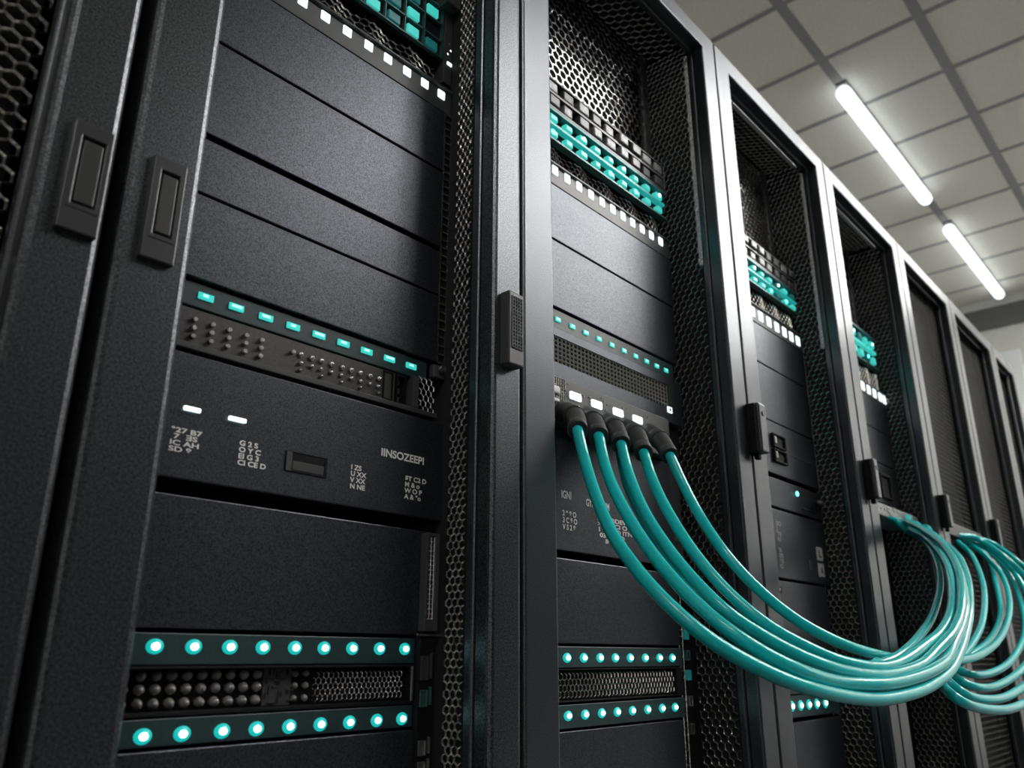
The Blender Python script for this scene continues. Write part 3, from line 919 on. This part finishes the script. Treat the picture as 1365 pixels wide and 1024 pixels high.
# ---- the cabinet where the loop ends
D0, D1 = 2.035, 2.505
c4 = 'in the cabinet where the loop ends'
gear(D0, D1 - 0.01, 1.652, 1.760, 'block of teal glowing port rows ' + c4, 9, False)
tray(D0, D1, 1.585, 1.648, 'dark mesh tray under the teal ports ' + c4)
led_bar(D0, D1 + 0.010, 1.545, 1.582, [2.075, 2.125, 2.175, 2.225, 2.275, 2.325, 2.373, 2.421, 2.469, 2.505],
        'short grey bar with white lit windows ' + c4, 'white', 1.565, 0.026, 0.026)
blank(D0, D1, 1.450, 1.542, 'dark blank panel under the white lit windows ' + c4)
blank(D0, D1, 1.349, 1.447, 'dark blank panel second under the white windows ' + c4)
t = thing('power_unit', 'dark panel with a black socket above the far plug strip', 'power unit', (2.28, 0.1, 1.225))
MB().box(D0, D1, YS, 0.128, 1.2300, 1.3460, 0.0014).done('unit_face', PANEL, t)
MB().ring(2.345, 2.425, 1.245, 1.315, 2.352, 2.418, 1.252, 1.308, YS - 0.008, YS + 0.001, 0.002, floor=YS - 0.002).done('socket', BLACK, t)
t = thing('plug_strip', 'speckled grey strip the far ends of the teal cables plug into', 'patch panel', (2.3, 0.06, 1.175))
MB().box(2.06, 2.505, 0.046, 0.13, 1.172, 1.2050, 0.003).done('strip_body', STEELG, t)
q = MB()
for k in range(40):
    a, b = rr.uniform(2.10, 2.48), rr.uniform(1.176, 1.200)
    q.box(a, a + 0.008, 0.0440, 0.0470, b, b + 0.004, 0.0008)
q.done('plug_row', STEEL, t)
t = thing('plug_strip', 'dark strip the rear cable loops plug into, behind the right cable loop', 'patch panel', (2.85, 0.02, 1.172))
MB().box(2.66, 3.06, 0.010, 0.0385, 1.172, 1.2120, 0.002).done('strip_body', PLAST, t)

# ------------------------------------------------------------------ the teal cables
PATH = {
    1: (3, [(0.8893,0.0550,1.1608),(0.8679,0.0200,1.1416),(0.8317,-0.0120,1.1090),(0.8275,-0.0172,1.0990),(0.8254,-0.0211,1.0882),(0.8238,-0.0250,1.0770),(0.8207,-0.0300,1.0657),(0.8158,-0.0364,1.0545),(0.8099,-0.0436,1.0432),(0.8035,-0.0515,1.0316),(0.7970,-0.0600,1.0195),(0.7901,-0.0693,1.0065),(0.7828,-0.0794,0.9928),(0.7755,-0.0898,0.9793),(0.7688,-0.1000,0.9668),(0.7626,-0.1100,0.9557),(0.7567,-0.1200,0.9456),(0.7515,-0.1300,0.9358),(0.7475,-0.1400,0.9258),(0.7446,-0.1500,0.9155),(0.7426,-0.1600,0.9051),(0.7418,-0.1700,0.8948),(0.7423,-0.1800,0.8846),(0.7439,-0.1902,0.8744),(0.7465,-0.2006,0.8643),(0.7508,-0.2107,0.8545),(0.7572,-0.2200,0.8454),(0.7660,-0.2284,0.8371),(0.7769,-0.2362,0.8295),(0.7896,-0.2434,0.8224),(0.8040,-0.2500,0.8158),(0.8197,-0.2559,0.8098),(0.8369,-0.2612,0.8043),(0.8563,-0.2659,0.7993),(0.8787,-0.2700,0.7948),(0.9048,-0.2732,0.7907),(0.9340,-0.2756,0.7869),(0.9650,-0.2778,0.7837),(0.9963,-0.2802,0.7811),(1.0277,-0.2830,0.7794),(1.0597,-0.2858,0.7792),(1.0929,-0.2883,0.7804),(1.1274,-0.2901,0.7823),(1.1634,-0.2912,0.7850),(1.2007,-0.2918,0.7888),(1.2397,-0.2917,0.7943),(1.2814,-0.2912,0.8008),(1.3254,-0.2898,0.8099),(1.3699,-0.2875,0.8229),(1.4163,-0.2841,0.8384),(1.4589,-0.2802,0.8536),(1.4957,-0.2766,0.8682),(1.5289,-0.2733,0.8820),(1.5645,-0.2684,0.8972),(1.6091,-0.2606,0.9136),(1.6637,-0.2497,0.9322),(1.7264,-0.2366,0.9546),(1.7922,-0.2204,0.9774),(1.8548,-0.2031,1.0007),(1.9152,-0.1843,1.0226),(1.9774,-0.1613,1.0424),(2.0388,-0.1399,1.0591),(2.0892,-0.1165,1.0753),(2.1300,-0.0966,1.0919),(2.1610,-0.0709,1.1056),(2.1878,-0.0458,1.1192),(2.2143,-0.0336,1.1267),(2.2332,-0.0151,1.1292),(2.2397,0.0113,1.1420),(2.2456,0.0281,1.1556),(2.2566,0.0406,1.1653)]),
    2: (3, [(0.9360,0.0550,1.1643),(0.9118,0.0200,1.1433),(0.8787,-0.0120,1.1101),(0.8731,-0.0181,1.0990),(0.8687,-0.0233,1.0867),(0.8645,-0.0286,1.0740),(0.8594,-0.0350,1.0617),(0.8528,-0.0428,1.0502),(0.8454,-0.0514,1.0390),(0.8381,-0.0606,1.0276),(0.8316,-0.0700,1.0158),(0.8262,-0.0796,1.0031),(0.8215,-0.0897,0.9897),(0.8173,-0.0999,0.9764),(0.8134,-0.1100,0.9638),(0.8098,-0.1200,0.9520),(0.8065,-0.1300,0.9407),(0.8037,-0.1400,0.9297),(0.8016,-0.1500,0.9190),(0.8002,-0.1600,0.9084),(0.7995,-0.1700,0.8981),(0.7994,-0.1800,0.8881),(0.7999,-0.1900,0.8786),(0.8006,-0.2002,0.8695),(0.8015,-0.2106,0.8608),(0.8038,-0.2207,0.8525),(0.8087,-0.2300,0.8447),(0.8156,-0.2387,0.8373),(0.8241,-0.2469,0.8303),(0.8358,-0.2541,0.8237),(0.8521,-0.2600,0.8177),(0.8745,-0.2638,0.8121),(0.9018,-0.2659,0.8069),(0.9317,-0.2676,0.8024),(0.9618,-0.2700,0.7990),(0.9911,-0.2736,0.7971),(1.0207,-0.2778,0.7962),(1.0525,-0.2820,0.7958),(1.0879,-0.2850,0.7965),(1.1287,-0.2875,0.7987),(1.1738,-0.2898,0.8026),(1.2200,-0.2914,0.8077),(1.2639,-0.2917,0.8141),(1.3063,-0.2905,0.8218),(1.3487,-0.2861,0.8323),(1.3894,-0.2824,0.8461),(1.4282,-0.2810,0.8596),(1.4632,-0.2789,0.8733),(1.4965,-0.2759,0.8877),(1.5328,-0.2710,0.9031),(1.5745,-0.2627,0.9184),(1.6261,-0.2506,0.9362),(1.6874,-0.2358,0.9563),(1.7516,-0.2190,0.9767),(1.8137,-0.2013,0.9970),(1.8737,-0.1810,1.0178),(1.9341,-0.1591,1.0386),(1.9897,-0.1367,1.0619),(2.0406,-0.1156,1.0839),(2.0819,-0.0940,1.1009),(2.1194,-0.0701,1.1136),(2.1547,-0.0522,1.1225),(2.1821,-0.0388,1.1382),(2.2116,-0.0116,1.1497),(2.2426,0.0090,1.1604),(2.2676,0.0255,1.1646),(2.2949,0.0412,1.1725)]),
    3: (3, [(0.9895,0.0550,1.1676),(0.9657,0.0200,1.1444),(0.9322,-0.0120,1.1088),(0.9265,-0.0181,1.0978),(0.9221,-0.0233,1.0858),(0.9179,-0.0286,1.0733),(0.9132,-0.0350,1.0605),(0.9075,-0.0428,1.0473),(0.9014,-0.0514,1.0336),(0.8953,-0.0606,1.0199),(0.8897,-0.0700,1.0065),(0.8847,-0.0796,0.9936),(0.8800,-0.0897,0.9808),(0.8758,-0.0999,0.9684),(0.8720,-0.1100,0.9565),(0.8686,-0.1200,0.9451),(0.8655,-0.1300,0.9342),(0.8631,-0.1400,0.9236),(0.8614,-0.1500,0.9132),(0.8601,-0.1602,0.9029),(0.8593,-0.1706,0.8927),(0.8597,-0.1807,0.8830),(0.8624,-0.1900,0.8741),(0.8679,-0.1982,0.8661),(0.8756,-0.2056,0.8588),(0.8847,-0.2127,0.8521),(0.8942,-0.2200,0.8455),(0.9033,-0.2279,0.8390),(0.9126,-0.2359,0.8328),(0.9238,-0.2436,0.8270),(0.9384,-0.2500,0.8219),(0.9570,-0.2549,0.8173),(0.9786,-0.2587,0.8133),(1.0027,-0.2620,0.8100),(1.0287,-0.2650,0.8075),(1.0570,-0.2680,0.8058),(1.0876,-0.2706,0.8048),(1.1197,-0.2722,0.8052),(1.1518,-0.2733,0.8069),(1.1845,-0.2749,0.8096),(1.2180,-0.2761,0.8134),(1.2504,-0.2767,0.8186),(1.2830,-0.2774,0.8266),(1.3153,-0.2802,0.8375),(1.3467,-0.2833,0.8486),(1.3776,-0.2850,0.8590),(1.4094,-0.2842,0.8709),(1.4440,-0.2815,0.8831),(1.4785,-0.2779,0.8977),(1.5102,-0.2729,0.9124),(1.5560,-0.2648,0.9296),(1.6093,-0.2531,0.9484),(1.6723,-0.2385,0.9681),(1.7345,-0.2205,0.9882),(1.7931,-0.2030,1.0074),(1.8541,-0.1810,1.0287),(1.9133,-0.1592,1.0501),(1.9659,-0.1344,1.0703),(2.0185,-0.1090,1.0885),(2.0592,-0.0875,1.1037),(2.0950,-0.0672,1.1173),(2.1290,-0.0466,1.1301),(2.1659,-0.0254,1.1428),(2.2022,-0.0109,1.1627),(2.2551,-0.0026,1.1632),(2.2963,0.0239,1.1651),(2.3378,0.0416,1.1738)]),
    4: (3, [(1.0421,0.0550,1.1689),(1.0214,0.0200,1.1464),(0.9895,-0.0120,1.1073),(0.9844,-0.0181,1.0965),(0.9805,-0.0233,1.0854),(0.9770,-0.0286,1.0737),(0.9730,-0.0350,1.0616),(0.9682,-0.0428,1.0487),(0.9631,-0.0514,1.0352),(0.9580,-0.0606,1.0215),(0.9535,-0.0700,1.0078),(0.9494,-0.0796,0.9942),(0.9455,-0.0897,0.9804),(0.9422,-0.0999,0.9668),(0.9399,-0.1100,0.9537),(0.9386,-0.1200,0.9409),(0.9382,-0.1300,0.9285),(0.9386,-0.1400,0.9165),(0.9397,-0.1500,0.9051),(0.9412,-0.1602,0.8943),(0.9433,-0.1706,0.8840),(0.9467,-0.1807,0.8744),(0.9521,-0.1900,0.8656),(0.9598,-0.1983,0.8578),(0.9694,-0.2059,0.8508),(0.9807,-0.2131,0.8445),(0.9933,-0.2200,0.8385),(1.0068,-0.2268,0.8327),(1.0214,-0.2334,0.8273),(1.0381,-0.2396,0.8225),(1.0580,-0.2450,0.8189),(1.0819,-0.2496,0.8162),(1.1090,-0.2534,0.8143),(1.1381,-0.2568,0.8138),(1.1677,-0.2592,0.8153),(1.1975,-0.2612,0.8191),(1.2288,-0.2632,0.8248),(1.2613,-0.2647,0.8322),(1.2934,-0.2656,0.8396),(1.3267,-0.2662,0.8470),(1.3614,-0.2677,0.8552),(1.3970,-0.2676,0.8656),(1.4321,-0.2660,0.8768),(1.4632,-0.2633,0.8875),(1.4982,-0.2594,0.9014),(1.5345,-0.2536,0.9159),(1.5731,-0.2454,0.9307),(1.6262,-0.2336,0.9497),(1.6776,-0.2200,0.9679),(1.7379,-0.2043,0.9873),(1.7978,-0.1854,1.0070),(1.8576,-0.1653,1.0252),(1.9250,-0.1416,1.0441),(1.9900,-0.1177,1.0636),(2.0406,-0.0959,1.0802),(2.0824,-0.0764,1.0945),(2.1115,-0.0585,1.1049),(2.1393,-0.0411,1.1154),(2.1761,-0.0234,1.1276),(2.2281,-0.0198,1.1440),(2.2768,-0.0007,1.1503),(2.3260,0.0202,1.1641),(2.3767,0.0406,1.1775)]),
    5: (3, [(1.1118,0.0550,1.1744),(1.0900,0.0200,1.1515),(1.0628,-0.0120,1.1160),(1.0610,-0.0172,1.1063),(1.0614,-0.0211,1.0963),(1.0624,-0.0250,1.0856),(1.0624,-0.0300,1.0740),(1.0612,-0.0364,1.0610),(1.0596,-0.0436,1.0468),(1.0575,-0.0515,1.0323),(1.0548,-0.0600,1.0183),(1.0505,-0.0695,1.0047),(1.0451,-0.0800,0.9911),(1.0403,-0.0905,0.9779),(1.0380,-0.1000,0.9655),(1.0389,-0.1082,0.9540),(1.0418,-0.1156,0.9431),(1.0464,-0.1227,0.9327),(1.0518,-0.1300,0.9225),(1.0583,-0.1375,0.9123),(1.0660,-0.1450,0.9022),(1.0746,-0.1525,0.8926),(1.0838,-0.1600,0.8837),(1.0927,-0.1677,0.8755),(1.1019,-0.1756,0.8679),(1.1127,-0.1832,0.8609),(1.1267,-0.1900,0.8544),(1.1437,-0.1959,0.8484),(1.1631,-0.2013,0.8430),(1.1859,-0.2059,0.8381),(1.2128,-0.2100,0.8338),(1.2443,-0.2134,0.8300),(1.2799,-0.2162,0.8267),(1.3190,-0.2184,0.8240),(1.3613,-0.2200,0.8218),(1.4062,-0.2209,0.8201),(1.4540,-0.2212,0.8189),(1.5058,-0.2209,0.8185),(1.5624,-0.2200,0.8190),(1.6237,-0.2187,0.8201),(1.6894,-0.2169,0.8218),(1.7599,-0.2141,0.8250),(1.8358,-0.2100,0.8305),(1.9183,-0.2044,0.8384),(2.0069,-0.1975,0.8482),(2.0989,-0.1894,0.8604),(2.1919,-0.1800,0.8752),(2.2899,-0.1689,0.8935),(2.3926,-0.1563,0.9148),(2.4912,-0.1430,0.9377),(2.5767,-0.1300,0.9605),(2.6482,-0.1175,0.9838),(2.7099,-0.1050,1.0079),(2.7609,-0.0925,1.0318),(2.8004,-0.0800,1.0539),(2.8244,-0.0674,1.0745),(2.8346,-0.0548,1.0940),(2.8387,-0.0422,1.1118),(2.8440,-0.0300,1.1272),(2.8515,-0.0182,1.1392),(2.8575,-0.0068,1.1485),(2.8628,0.0048,1.1554),(2.8684,0.0185,1.1578)]),
    6: (0, [(1.0159,0.0600,1.1596),(1.0089,0.0527,1.1525),(1.0020,0.0456,1.1459),(0.9948,0.0382,1.1382),(0.9867,0.0300,1.1273),(0.9772,0.0209,1.1120),(0.9667,0.0112,1.0935),(0.9560,0.0009,1.0740),(0.9461,-0.0100,1.0555),(0.9369,-0.0218,1.0383),(0.9281,-0.0344,1.0215),(0.9198,-0.0473,1.0050),(0.9123,-0.0600,0.9890),(0.9052,-0.0727,0.9733),(0.8985,-0.0856,0.9578),(0.8931,-0.0982,0.9431),(0.8897,-0.1100,0.9292),(0.8888,-0.1207,0.9165),(0.8900,-0.1306,0.9048),(0.8925,-0.1402,0.8936),(0.8955,-0.1500,0.8827),(0.8986,-0.1602,0.8718),(0.9024,-0.1706,0.8612),(0.9074,-0.1807,0.8512),(0.9144,-0.1900,0.8420),(0.9237,-0.1983,0.8338),(0.9347,-0.2059,0.8265),(0.9474,-0.2131,0.8198),(0.9613,-0.2200,0.8134),(0.9754,-0.2268,0.8072),(0.9903,-0.2334,0.8014),(1.0078,-0.2396,0.7963),(1.0298,-0.2450,0.7921),(1.0572,-0.2497,0.7887),(1.0889,-0.2537,0.7859),(1.1237,-0.2572,0.7845),(1.1606,-0.2600,0.7848),(1.1997,-0.2623,0.7869),(1.2416,-0.2641,0.7906),(1.2853,-0.2650,0.7961),(1.3299,-0.2650,0.8036),(1.3764,-0.2638,0.8135),(1.4249,-0.2619,0.8256),(1.4731,-0.2603,0.8392),(1.5189,-0.2576,0.8541),(1.5608,-0.2544,0.8708),(1.5983,-0.2502,0.8878),(1.6384,-0.2441,0.9058),(1.6840,-0.2358,0.9253),(1.7392,-0.2237,0.9469),(1.8011,-0.2084,0.9702),(1.8649,-0.1927,0.9916),(1.9298,-0.1756,1.0115),(1.9800,-0.1536,1.0274),(2.0191,-0.1336,1.0444),(2.0625,-0.1135,1.0613),(2.1179,-0.0851,1.0787),(2.1865,-0.0631,1.0993),(2.2541,-0.0262,1.1248),(2.3210,0.0102,1.1453),(2.3917,0.0415,1.1668)]),
    7: (0, [(1.0789,0.0600,1.1649),(1.0731,0.0527,1.1554),(1.0672,0.0456,1.1464),(1.0614,0.0382,1.1363),(1.0555,0.0300,1.1237),(1.0492,0.0207,1.1072),(1.0427,0.0106,1.0880),(1.0366,0.0002,1.0680),(1.0314,-0.0100,1.0495),(1.0277,-0.0198,1.0329),(1.0250,-0.0294,1.0171),(1.0226,-0.0393,1.0018),(1.0198,-0.0500,0.9866),(1.0157,-0.0619,0.9714),(1.0109,-0.0747,0.9565),(1.0068,-0.0876,0.9419),(1.0049,-0.1000,0.9279),(1.0051,-0.1118,0.9144),(1.0069,-0.1234,0.9012),(1.0106,-0.1346,0.8887),(1.0166,-0.1450,0.8769),(1.0254,-0.1546,0.8658),(1.0365,-0.1634,0.8553),(1.0495,-0.1718,0.8455),(1.0637,-0.1800,0.8367),(1.0787,-0.1880,0.8287),(1.0948,-0.1956,0.8215),(1.1128,-0.2030,0.8152),(1.1332,-0.2100,0.8100),(1.1561,-0.2170,0.8056),(1.1811,-0.2238,0.8019),(1.2084,-0.2300,0.7996),(1.2383,-0.2350,0.7995),(1.2706,-0.2389,0.8012),(1.3054,-0.2419,0.8046),(1.3427,-0.2439,0.8100),(1.3827,-0.2450,0.8176),(1.4266,-0.2450,0.8278),(1.4740,-0.2429,0.8404),(1.5226,-0.2401,0.8544),(1.5693,-0.2371,0.8685),(1.6145,-0.2344,0.8846),(1.6580,-0.2301,0.9020),(1.7027,-0.2223,0.9189),(1.7490,-0.2128,0.9365),(1.7978,-0.2010,0.9551),(1.8476,-0.1861,0.9739),(1.8977,-0.1699,0.9957),(1.9423,-0.1526,1.0174),(1.9851,-0.1356,1.0417),(2.0262,-0.1181,1.0621),(2.0696,-0.0991,1.0797),(2.1201,-0.0840,1.1001),(2.1853,-0.0612,1.1287),(2.2629,-0.0273,1.1424),(2.3471,0.0051,1.1601),(2.4242,0.0389,1.1774)]),
    8: (0, [(2.2352,0.0400,1.1687),(2.2296,0.0258,1.1612),(2.2219,0.0164,1.1530),(2.2158,0.0052,1.1380),(2.2077,-0.0129,1.1234),(2.1753,-0.0356,1.1092),(2.1329,-0.0592,1.0963),(2.0869,-0.0804,1.0770),(2.0406,-0.0994,1.0563),(1.9936,-0.1169,1.0367),(1.9440,-0.1325,1.0164),(1.8926,-0.1469,0.9961),(1.8399,-0.1600,0.9764),(1.7849,-0.1718,0.9567),(1.7276,-0.1822,0.9371),(1.6705,-0.1915,0.9184),(1.6158,-0.2000,0.9019),(1.5632,-0.2077,0.8878),(1.5118,-0.2144,0.8755),(1.4631,-0.2202,0.8648),(1.4187,-0.2250,0.8551),(1.3788,-0.2290,0.8466),(1.3425,-0.2322,0.8395),(1.3103,-0.2343,0.8335),(1.2825,-0.2350,0.8281),(1.2607,-0.2339,0.8237),(1.2442,-0.2313,0.8204),(1.2299,-0.2280,0.8174),(1.2145,-0.2249,0.8145)]),
    11: (0, [(2.7760,0.0159,1.1790),(2.8012,0.0037,1.1793),(2.8307,-0.0065,1.1810),(2.8556,-0.0156,1.1790),(2.8732,-0.0210,1.1720),(2.8757,-0.0356,1.1604),(2.8682,-0.0541,1.1446),(2.8580,-0.0731,1.1265),(2.8523,-0.0900,1.1077),(2.8567,-0.1045,1.0894),(2.8665,-0.1168,1.0697),(2.8721,-0.1280,1.0481),(2.8647,-0.1400,1.0244),(2.8459,-0.1527,0.9970),(2.8191,-0.1656,0.9667),(2.7781,-0.1782,0.9358),(2.7167,-0.1900,0.9069),(2.6264,-0.2012,0.8795),(2.5128,-0.2119,0.8526),(2.3908,-0.2216,0.8280),(2.2751,-0.2300,0.8072),(2.1648,-0.2369,0.7908),(2.0536,-0.2425,0.7777),(1.9485,-0.2469,0.7678),(1.8566,-0.2500,0.7606),(1.7782,-0.2521,0.7565),(1.7100,-0.2531,0.7557),(1.6538,-0.2526,0.7570),(1.6113,-0.2500,0.7595),(1.5786,-0.2467,0.7634),(1.5562,-0.2425,0.7690),(1.5526,-0.2345,0.7758),(1.5765,-0.2200,0.7832),(1.6357,-0.1975,0.7913),(1.7236,-0.1686,0.8004),(1.8276,-0.1314,0.8100),(1.9331,-0.1005,0.8162),(2.0548,-0.0607,0.8304),(2.1960,-0.0263,0.8461),(2.3274,0.0056,0.8569),(2.4178,0.0399,0.8545),(2.4524,0.0672,0.8368),(2.4490,0.0894,0.8055),(2.4333,0.1124,0.7691),(2.4256,0.1376,0.7349)]),
    12: (0, [(2.8093,0.0180,1.1773),(2.8405,0.0051,1.1739),(2.8800,-0.0037,1.1775),(2.9125,-0.0142,1.1743),(2.9301,-0.0235,1.1644),(2.9302,-0.0356,1.1489),(2.9156,-0.0541,1.1292),(2.8940,-0.0731,1.1071),(2.8723,-0.0895,1.0845),(2.8527,-0.1035,1.0624),(2.8316,-0.1169,1.0397),(2.8063,-0.1287,1.0160),(2.7741,-0.1400,0.9918),(2.7360,-0.1509,0.9665),(2.6928,-0.1613,0.9401),(2.6417,-0.1709,0.9142),(2.5798,-0.1800,0.8903),(2.5018,-0.1887,0.8681),(2.4108,-0.1969,0.8472),(2.3163,-0.2041,0.8282),(2.2277,-0.2100,0.8122),(2.1451,-0.2141,0.7994),(2.0643,-0.2169,0.7892),(1.9884,-0.2187,0.7815),(1.9204,-0.2200,0.7759),(1.8585,-0.2216,0.7726),(1.8019,-0.2231,0.7718),(1.7553,-0.2230,0.7728),(1.7235,-0.2200,0.7750),(1.7049,-0.2145,0.7785),(1.6979,-0.2069,0.7836),(1.7071,-0.1959,0.7900),(1.7375,-0.1805,0.7971),(1.7959,-0.1600,0.8055),(1.8749,-0.1304,0.8169),(1.9682,-0.0951,0.8331),(2.0619,-0.0717,0.8408),(2.1652,-0.0447,0.8544),(2.2787,-0.0141,0.8667),(2.3825,0.0145,0.8777),(2.4538,0.0405,0.8762),(2.4764,0.0670,0.8585),(2.4678,0.0885,0.8242),(2.4516,0.1141,0.7867),(2.4379,0.1385,0.7516)]),
    13: (0, [(2.8439,0.0211,1.1769),(2.8793,0.0147,1.1720),(2.9127,0.0001,1.1649),(2.9458,-0.0111,1.1647),(2.9607,-0.0203,1.1529),(2.9550,-0.0338,1.1362),(2.9342,-0.0498,1.1155),(2.9064,-0.0658,1.0928),(2.8796,-0.0800,1.0705),(2.8568,-0.0915,1.0489),(2.8333,-0.1016,1.0269),(2.8060,-0.1108,1.0046),(2.7716,-0.1200,0.9821),(2.7298,-0.1293,0.9588),(2.6822,-0.1384,0.9349),(2.6281,-0.1471,0.9117),(2.5669,-0.1550,0.8904),(2.4946,-0.1623,0.8710),(2.4129,-0.1691,0.8529),(2.3294,-0.1750,0.8367),(2.2520,-0.1800,0.8233),(2.1804,-0.1840,0.8129),(2.1113,-0.1872,0.8052),(2.0476,-0.1893,0.7996),(1.9922,-0.1900,0.7955),(1.9427,-0.1901,0.7930),(1.8986,-0.1894,0.7924),(1.8656,-0.1865,0.7934),(1.8496,-0.1800,0.7958),(1.8465,-0.1709,0.7995),(1.8551,-0.1594,0.8045),(1.8845,-0.1426,0.8068),(1.9524,-0.1268,0.8198),(2.0674,-0.0880,0.8375),(2.2301,-0.0431,0.8565),(2.3896,0.0005,0.8728),(2.4950,0.0398,0.8765),(2.5252,0.0689,0.8616),(2.5075,0.0901,0.8351),(2.4777,0.1117,0.7945),(2.4528,0.1397,0.7678)]),
    14: (0, [(2.7642,0.0160,1.1596),(2.7540,0.0048,1.1475),(2.7462,-0.0061,1.1360),(2.7337,-0.0175,1.1231),(2.7097,-0.0300,1.1065),(2.6705,-0.0445,1.0844),(2.6203,-0.0604,1.0584),(2.5642,-0.0761,1.0312),(2.5071,-0.0900,1.0054),(2.4481,-0.1019,0.9810),(2.3853,-0.1125,0.9568),(2.3221,-0.1219,0.9339),(2.2618,-0.1300,0.9134),(2.2041,-0.1369,0.8957),(2.1475,-0.1425,0.8801),(2.0940,-0.1469,0.8664),(2.0454,-0.1500,0.8541),(1.9968,-0.1530,0.8430),(1.9489,-0.1556,0.8332),(1.9123,-0.1554,0.8255),(1.8980,-0.1503,0.8210),(1.9081,-0.1407,0.8237),(1.9323,-0.1199,0.8237),(1.9793,-0.1020,0.8179),(2.0440,-0.0819,0.8221),(2.1377,-0.0555,0.8304),(2.2582,-0.0237,0.8445),(2.3754,0.0077,0.8552),(2.4572,0.0389,0.8559),(2.4889,0.0645,0.8444),(2.4850,0.0909,0.8296),(2.4682,0.1157,0.8096),(2.4619,0.1405,0.7890)]),
    15: (0, [(2.9127,0.0175,1.1783),(2.9271,0.0132,1.1670),(2.9412,0.0027,1.1539),(2.9501,-0.0095,1.1432),(2.9424,-0.0200,1.1274),(2.9106,-0.0318,1.1051),(2.8618,-0.0448,1.0788),(2.8057,-0.0579,1.0512),(2.7523,-0.0700,1.0255),(2.7047,-0.0809,1.0019),(2.6574,-0.0912,0.9789),(2.6073,-0.1009,0.9571),(2.5513,-0.1100,0.9368),(2.4860,-0.1187,0.9180),(2.4139,-0.1269,0.9005),(2.3406,-0.1341,0.8846),(2.2716,-0.1400,0.8705),(2.2044,-0.1448,0.8586),(2.1374,-0.1488,0.8487),(2.0773,-0.1508,0.8402),(2.0310,-0.1500,0.8325),(1.9905,-0.1484,0.8248),(1.9556,-0.1457,0.8176),(1.9456,-0.1398,0.8096),(1.9753,-0.1221,0.8074),(2.0755,-0.0877,0.8167),(2.2293,-0.0443,0.8275),(2.3845,0.0013,0.8376),(2.4893,0.0400,0.8416),(2.5230,0.0688,0.8362),(2.5188,0.0952,0.8232),(2.4934,0.1188,0.8141),(2.4750,0.1387,0.8030)]),
    16: (0, [(2.8661,0.0160,1.1894),(2.9140,0.0059,1.1900),(2.9651,-0.0000,1.1875),(3.0096,-0.0086,1.1854),(3.0375,-0.0200,1.1790),(3.0403,-0.0356,1.1666),(3.0252,-0.0541,1.1500),(3.0059,-0.0731,1.1313),(2.9958,-0.0900,1.1129),(3.0004,-0.1039,1.0962),(3.0118,-0.1163,1.0796),(3.0239,-0.1280,1.0612),(3.0302,-0.1400,1.0390),(3.0411,-0.1525,1.0113),(3.0560,-0.1650,0.9797),(3.0522,-0.1775,0.9465),(3.0070,-0.1900,0.9145),(2.9051,-0.2030,0.8825),(2.7617,-0.2162,0.8497),(2.6000,-0.2289,0.8192),(2.4433,-0.2400,0.7942),(2.2871,-0.2496,0.7757),(2.1225,-0.2581,0.7618),(1.9663,-0.2651,0.7519),(1.8354,-0.2700,0.7449),(1.7345,-0.2728,0.7414),(1.6547,-0.2738,0.7416),(1.5917,-0.2728,0.7442),(1.5413,-0.2700,0.7480),(1.4964,-0.2672,0.7531),(1.4611,-0.2637,0.7600),(1.4486,-0.2559,0.7681),(1.4717,-0.2400,0.7770),(1.5430,-0.2127,0.7868),(1.6521,-0.1753,0.7981),(1.7786,-0.1344,0.8099),(1.9017,-0.0952,0.8220),(2.0327,-0.0609,0.8346),(2.1723,-0.0247,0.8491),(2.3006,0.0120,0.8623),(2.3950,0.0428,0.8677),(2.4465,0.0678,0.8609),(2.4660,0.0917,0.8484),(2.4729,0.1146,0.8337),(2.4860,0.1385,0.8212)]),
}
CL = {
    1: 'teal cable in the leftmost black plug, hanging lowest of the bundle',
    2: 'teal cable in the second black plug from the left',
    3: 'teal cable in the middle one of the five black plugs',
    4: 'teal cable in the fourth black plug from the left',
    5: 'teal cable in the rightmost black plug, crossing the top of the bundle',
    6: 'teal cable hidden behind the middle plug, low in the bundle',
    7: 'teal cable running behind the fourth plug cable, inside the bundle',
    8: 'short teal cable with a loose plug end curling inside the big loop',
    11: 'teal cable making a big loop at the right edge behind the main bundle',
    12: 'teal cable second in the rear loops at the right edge',
    13: 'teal cable third in the rear loops at the right edge',
    14: 'teal cable of the smallest rear loop just behind the main loop',
    15: 'teal cable of the rear loop ending at mid height, right of the main loop',
    16: 'teal cable making the outermost and lowest rear loop at the right edge',
}
for k, (nb, P) in PATH.items():
    t = thing('network_cable', CL[k], 'network cable', P[0], 'teal cables plugged in at the front' if k < 9 else 'rear teal cable loops')
    pts = spline(P, 3)
    r = 0.0068 if k < 9 else 0.0078
    if k in (1, 2, 3, 4, 5):
        cut = 2 * 3
        MB().tube(pts[:cut + 1], lambda q: 0.0165 - 0.0040 * q, 16).done('plug_boot', RUBBER, t)
        e = pts[cut - 1:cut + 1]
        MB().tube(e, 0.0139, 16).done('boot_collar', RUBBER, t)
        MB().tube(pts[cut // 2 - 1:cut // 2 + 1], 0.0158, 16).done('boot_ridge', RUBBER, t)
        MB().tube(pts[cut - 1:], 0.0076, 14).done('cable_jacket', CABLE, t)
    else:
        MB().tube(pts, r, 14).done('cable_jacket', CABLE, t)
        if k == 8:
            a, b = Vector(P[-2]), Vector(P[-1])
            d = (b - a).normalized()
            MB().tube([b - d * 0.006, b + d * 0.004, b + d * 0.022, b + d * 0.030], lambda q: 0.0105 - 0.003 * q, 12).done('cable_plug', CABLE, t)
